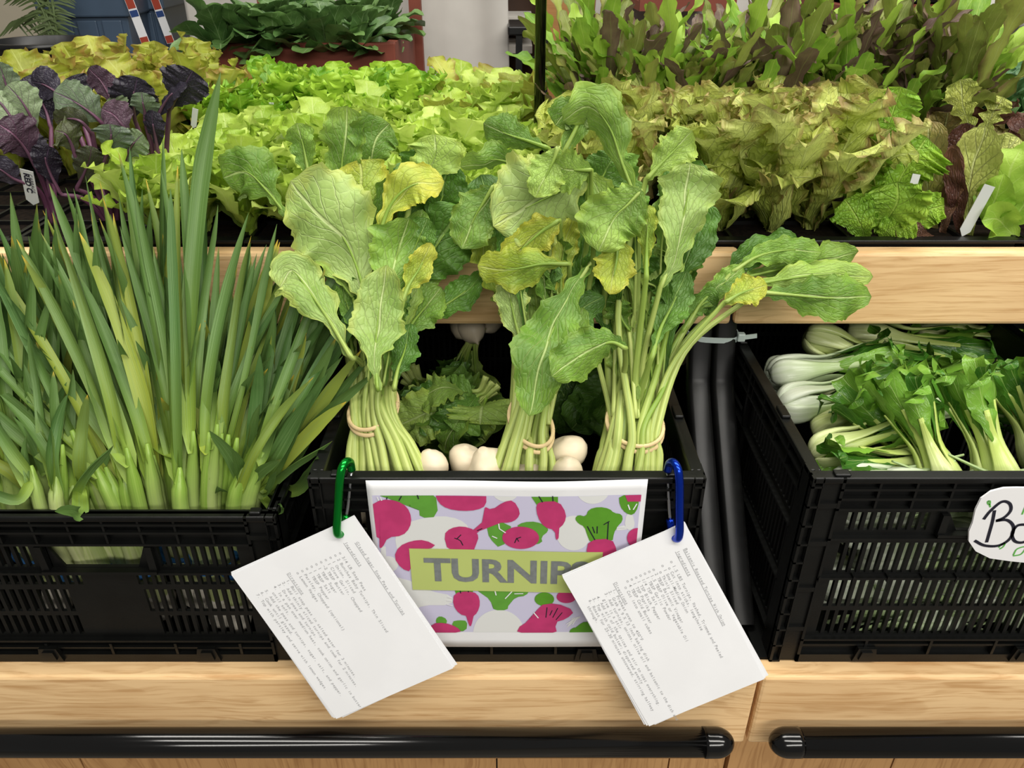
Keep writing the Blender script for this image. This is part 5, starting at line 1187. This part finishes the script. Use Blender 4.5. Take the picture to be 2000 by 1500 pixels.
# red tables
def redtable(label, pa, pb, Y, py0, py1, legs):
    x0, x1 = X(pa, Y), X(pb, Y); t = thing('display_table', label, 'display table', ((x0 + x1) / 2, Y + .3, 0)); z1, z0 = Z(py0, Y), Z(py1, Y)
    MB().bx(x0, x1, Y, Y + .03, z0, z1).build('front_rail', M['red'], t); MB().bx(x0, x1, Y + .03, Y + .55, z1 - .03, z1 - .005).build('table_top', M['red'], t); MB().bx(x0, x1, Y + .55, Y + .58, z0, z1).build('rear_rail', M['red'], t)
    for l in legs:
        xl = X(l, Y)
        for yy in (Y + .001, Y + .56): MB().bx(xl - .025, xl + .025, yy, yy + .03, 0, z0 + .01 if yy < Y + .1 else z1).build('leg', M['red'], t)
    xs = [x0 + .03 + (x1 - x0 - .06) * k / 1 for k in range(2)]
    return t, x0, x1, z1
redtable('red wooden table frame behind the lettuces beside the plywood', 1245, 1430, 2.5, 0, 22, [1300, 1400])
t, tx0, tx1, tz = redtable('red wooden table frame at right carrying black trays', 1640, 1852, 2.35, 9, 24, [1662, 1842])
def ptray(label, x0, x1, y0, y1, z0, h):
    t = thing('produce_tray', label, 'tray', ((x0 + x1) / 2, (y0 + y1) / 2, z0)); mb = MB(); w_ = .008
    mb.bx(x0, x1, y0, y0 + w_, z0, z0 + h); mb.bx(x0, x1, y1 - w_, y1, z0, z0 + h); mb.bx(x0, x0 + w_, y0, y1, z0, z0 + h); mb.bx(x1 - w_, x1, y0, y1, z0, z0 + h); mb.build('wall', M['tray'], t); MB().bx(x0, x1, y0, y1, z0, z0 + .004).build('base', M['tray'], t)
ptray('black produce tray on the right red table', tx0 + .03, tx1 - .03, 2.37, 2.88, tz, .09)
xl, xr = X(1250, 2.5), X(1425, 2.5); ptray('black produce tray on the red table by the plywood', xl, xr, 2.52, 3.0, Z(0, 2.5), .09)
# potatoes low under the right table
t = thing('potato_crate', 'dark crate of potatoes under the right red table', 'crate', (X(1760, 2.6), 2.75, 1.0)); xa, xb = X(1690, 2.6), X(1835, 2.6); zc = Z(78, 2.6)
mb = MB(); mb.bx(xa, xb, 2.58, 2.59, zc - .3, zc); mb.bx(xa, xb, 2.9, 2.91, zc - .3, zc); mb.bx(xa, xa + .01, 2.59, 2.9, zc - .3, zc); mb.bx(xb - .01, xb, 2.59, 2.9, zc - .3, zc); mb.bx(xa, xb, 2.58, 2.9, zc - .3, zc - .29); mb.build('shell', M['dkwood'], t)
MB().bx(X(1660, 2.6), X(1850, 2.6), 2.95, 2.97, .6, 1.5).build('back_panel', M['dkwood'], t)
pm = MB().lathe(V((0, 0, 0)), [(.003, -.03), (.016, -.025), (.024, -.008), (.024, .010), (.017, .024), (.004, .03)], 12, None, jit=1.2).build('potato', M['potato'], None, smooth=True)
rr = random.Random(8); first = True
for i in range(18):
    p = V((xa + .03 + (xb - xa - .06) * (i % 6) / 5, 2.61 + .055 * (i // 6), zc + .005 + rr.uniform(-.008, .012))); o = pm if first else pm.copy()
    if not first: COL.objects.link(o)
    first = False; o.location = p; o.rotation_euler = (rr.uniform(0, 3), rr.uniform(0, 3), 0); tag(o, 'tan potato heaped in the dark crate under the red table', 'potato', 'potatoes under the red table')
# plywood panel, shelf and stool beside the pole
Y = 2.9; MB().bx(X(1050, Y), X(1162, Y), Y, Y + .02, .2, 1.7).build('plywood_panel', M['ply'], None, loc=(X(1105, Y), Y, .2)); tag(bpy.data.objects['plywood_panel'], 'tan plywood panel standing right of the black pole', 'panel')
Y = 3.0; t = thing('shelf_unit', 'dark wooden shelf unit with pale shelf edges behind the pole', 'shelf', (X(1015, Y), Y, .2))
MB().bx(X(985, Y), X(1052, Y), Y + .25, Y + .27, .2, 1.7).build('back_board', M['dkwood'], t)
for py in (40, 96): zz = Z(py, Y); MB().bx(X(985, Y), X(1040, Y), Y - .02, Y + .25, zz - .012, zz + .012).build('shelf_board', M['cloth'], t)
MB().bx(X(983, Y), X(989, Y), Y - .01, Y + .25, .2, 1.7).build('side_board', M['dkwood'], t)
Y = 2.6; zs = Z(52, Y); t = thing('stool', 'black stool behind the pole in front of the plywood', 'stool', (X(1040, Y), Y + .12, 0)); xa, xb = X(992, Y), X(1073, Y)
MB().bx(xa, xb, Y, Y + .25, zs - .025, zs).build('seat', M['post'], t, bevel=.004)
for xx in (xa + .035, xb - .012):
    for yy in (Y + .015, Y + .235): MB().bx(xx - .010, xx + .010, yy - .010, yy + .010, 0, zs - .025).build('leg', M['post'], t)
zz = Z(118, Y); MB().bx(xa + .03, xb - .01, Y + .01, Y + .02, zz - .01, zz + .01).build('stretcher', M['post'], t)
Y = 3.6; MB().bx(X(255, Y), X(376, Y), Y, Y + .05, 0, 2.2).build('grey_door_panel', M['gwall'], None, loc=(X(315, Y), Y, 0)); tag(bpy.data.objects['grey_door_panel'], 'dark grey upright panel behind the blue totes', 'panel')
# blue totes
def tote(label, pa, pb, Y, ang, zt_, dpt=.45):
    x0, x1 = X(pa, Y), X(pb, Y); w_ = x1 - x0; c = V(((x0 + x1) / 2, Y, 0)); z0 = zt_ - .42; t = thing('storage_tote', label, 'storage tote', (c.x, Y, z0))
    R_ = Matrix.Rotation(ang, 3, 'Z'); mb = MB()
    def P(x, y, z): tp = .86 + .14 * (z - z0) / .42; return c + R_ @ V((x * tp, y, 0)) + V((0, 0, z))
    def hexa(xa, xb, ya, yb, za, zb): 
        i = [mb.vert(P(x, y, z)) for z in (za, zb) for x, y in ((xa, ya), (xb, ya), (xb, yb), (xa, yb))]
        for q in ((3, 2, 1, 0), (4, 5, 6, 7), (0, 1, 5, 4), (1, 2, 6, 5), (2, 3, 7, 6), (3, 0, 4, 7)): mb.face([i[k] for k in q])
    hexa(-w_ / 2, w_ / 2, 0, dpt, z0, zt_)
    for k in (-1, 0, 1): hexa(k * w_ * .3 - w_ * .12, k * w_ * .3 + w_ * .12, -.008, .01, z0 + .02, zt_ - .05)
    mb.build('body', M['tote'], t, bevel=.004); mb = MB(); hexa(-w_ / 2 - .012, w_ / 2 + .012, -.015, dpt + .015, zt_ - .04, zt_ + .02); mb.build('lid', M['tote'], t, bevel=.006)
    return t, c, R_
tote('slate blue storage tote with ribbed front at upper left', 92, 250, 2.9, .12, Z(8, 2.9))
tote('second blue storage tote partly behind the first', 262, 320, 3.15, .10, Z(-5, 3.15))
t, c, R_ = tote('upper blue storage tote stacked on the left pile', 95, 245, 2.92, .12, Z(8, 2.92) + .45)
def sticker(label, px, py, w_, h_, Y, parts):
    c = at(px, py, Y); t = thing('sticker', label, 'sticker', tuple(c)); R_ = Matrix.Rotation(-.18, 3, 'Y')
    for nm, m, dz, hh, dw, dyy in parts: MB().box((c.x + math.sin(-.18) * dz * -1 * 0 - dz * .18 * -1 * -1, c.y - dyy, c.z + dz), (w_ * dw, .001, hh), R_).build(nm, m, t)
    return t
M['stkr'] = plain('red_sticker', '#a3402c', .6); M['stkb'] = plain('blue_sticker', '#26427a', .6)
for px, Y_, lab in ((266, 2.88, 'red and white label on the edge of the front tote'), (316, 3.12, 'red white and blue label on the second tote')):
    sticker(lab, px, 36, .030, .17, Y_, [('backing', M['paper'], 0, .17, 1, 0.), ('red_band', M['stkr'], .055, .05, .9, .001), ('lower_red_band', M['stkr'], -.07, .025, .9, .001), ('blue_band', M['stkb'], .015, .02, .9, .001)])
# dark coiled hose / bin at far left
t = thing('planter_bowl', 'round black bowl at the far left behind the lettuces', 'bowl', (X(20, 2.2), 2.3, Z(140, 2.2)))
MB().lathe(V((X(20, 2.2), 2.35, Z(130, 2.2))), [(.08, -.25), (.11, -.1), (.125, .03), (.135, .035), (.135, .05), (.12, .05), (.11, .02), (.02, .0)], 40).build('shell', M['tray'], t, smooth=True)
# palm
t = thing('potted_palm', 'thin palm fronds beside the blue tote against the beige wall', 'palm', (X(118, 2.7), 2.7, Z(100, 2.7)))
B = at(122, 130, 2.7); rr = random.Random(2)
for k, (tx_, ty_) in enumerate(((80, -60), (40, -20), (100, -80), (30, 40), (70, 20), (110, -30))):
    T_ = at(tx_, ty_, 2.7 + .02 * k); md = at(100 + (tx_ - 100) * .35, 40 + (ty_ - 60) * .35, 2.7); pts = crom([B, md, T_], 14); fr_ = MB().tube(pts, [.005 * (1 - .05 * j) for j in range(15)], 6).build('frond', M['palm'], t, smooth=True); mb = MB()
    for j in range(3, 15):
        for s in (-1, 1):
            d = (pts[min(j + 1, 14)] - pts[j - 1]).normalized(); sd = V((s * .8, rr.uniform(-.3, .3), -.5)); leaf(mb, [pts[j], pts[j] + (d * .4 + sd * .6) * .035, pts[j] + (d * .5 + sd) * .07 + V((0, 0, -.012))], .0035, 'strap', 0, nu=1, nv=6, cup=0)
    o = mb.build('leaflets', M['palm'], fr_); o.data.transform(Matrix.Translation(V(t['_w']) * -1))
MB().lathe(V((B.x, B.y + .01, B.z - .25)), [(.07, 0), (.09, .15), (.095, .16)], 24).build('pot', M['tray'], t, smooth=True)
for o in bpy.data.objects:
    if '_w' in o.keys(): del o['_w']
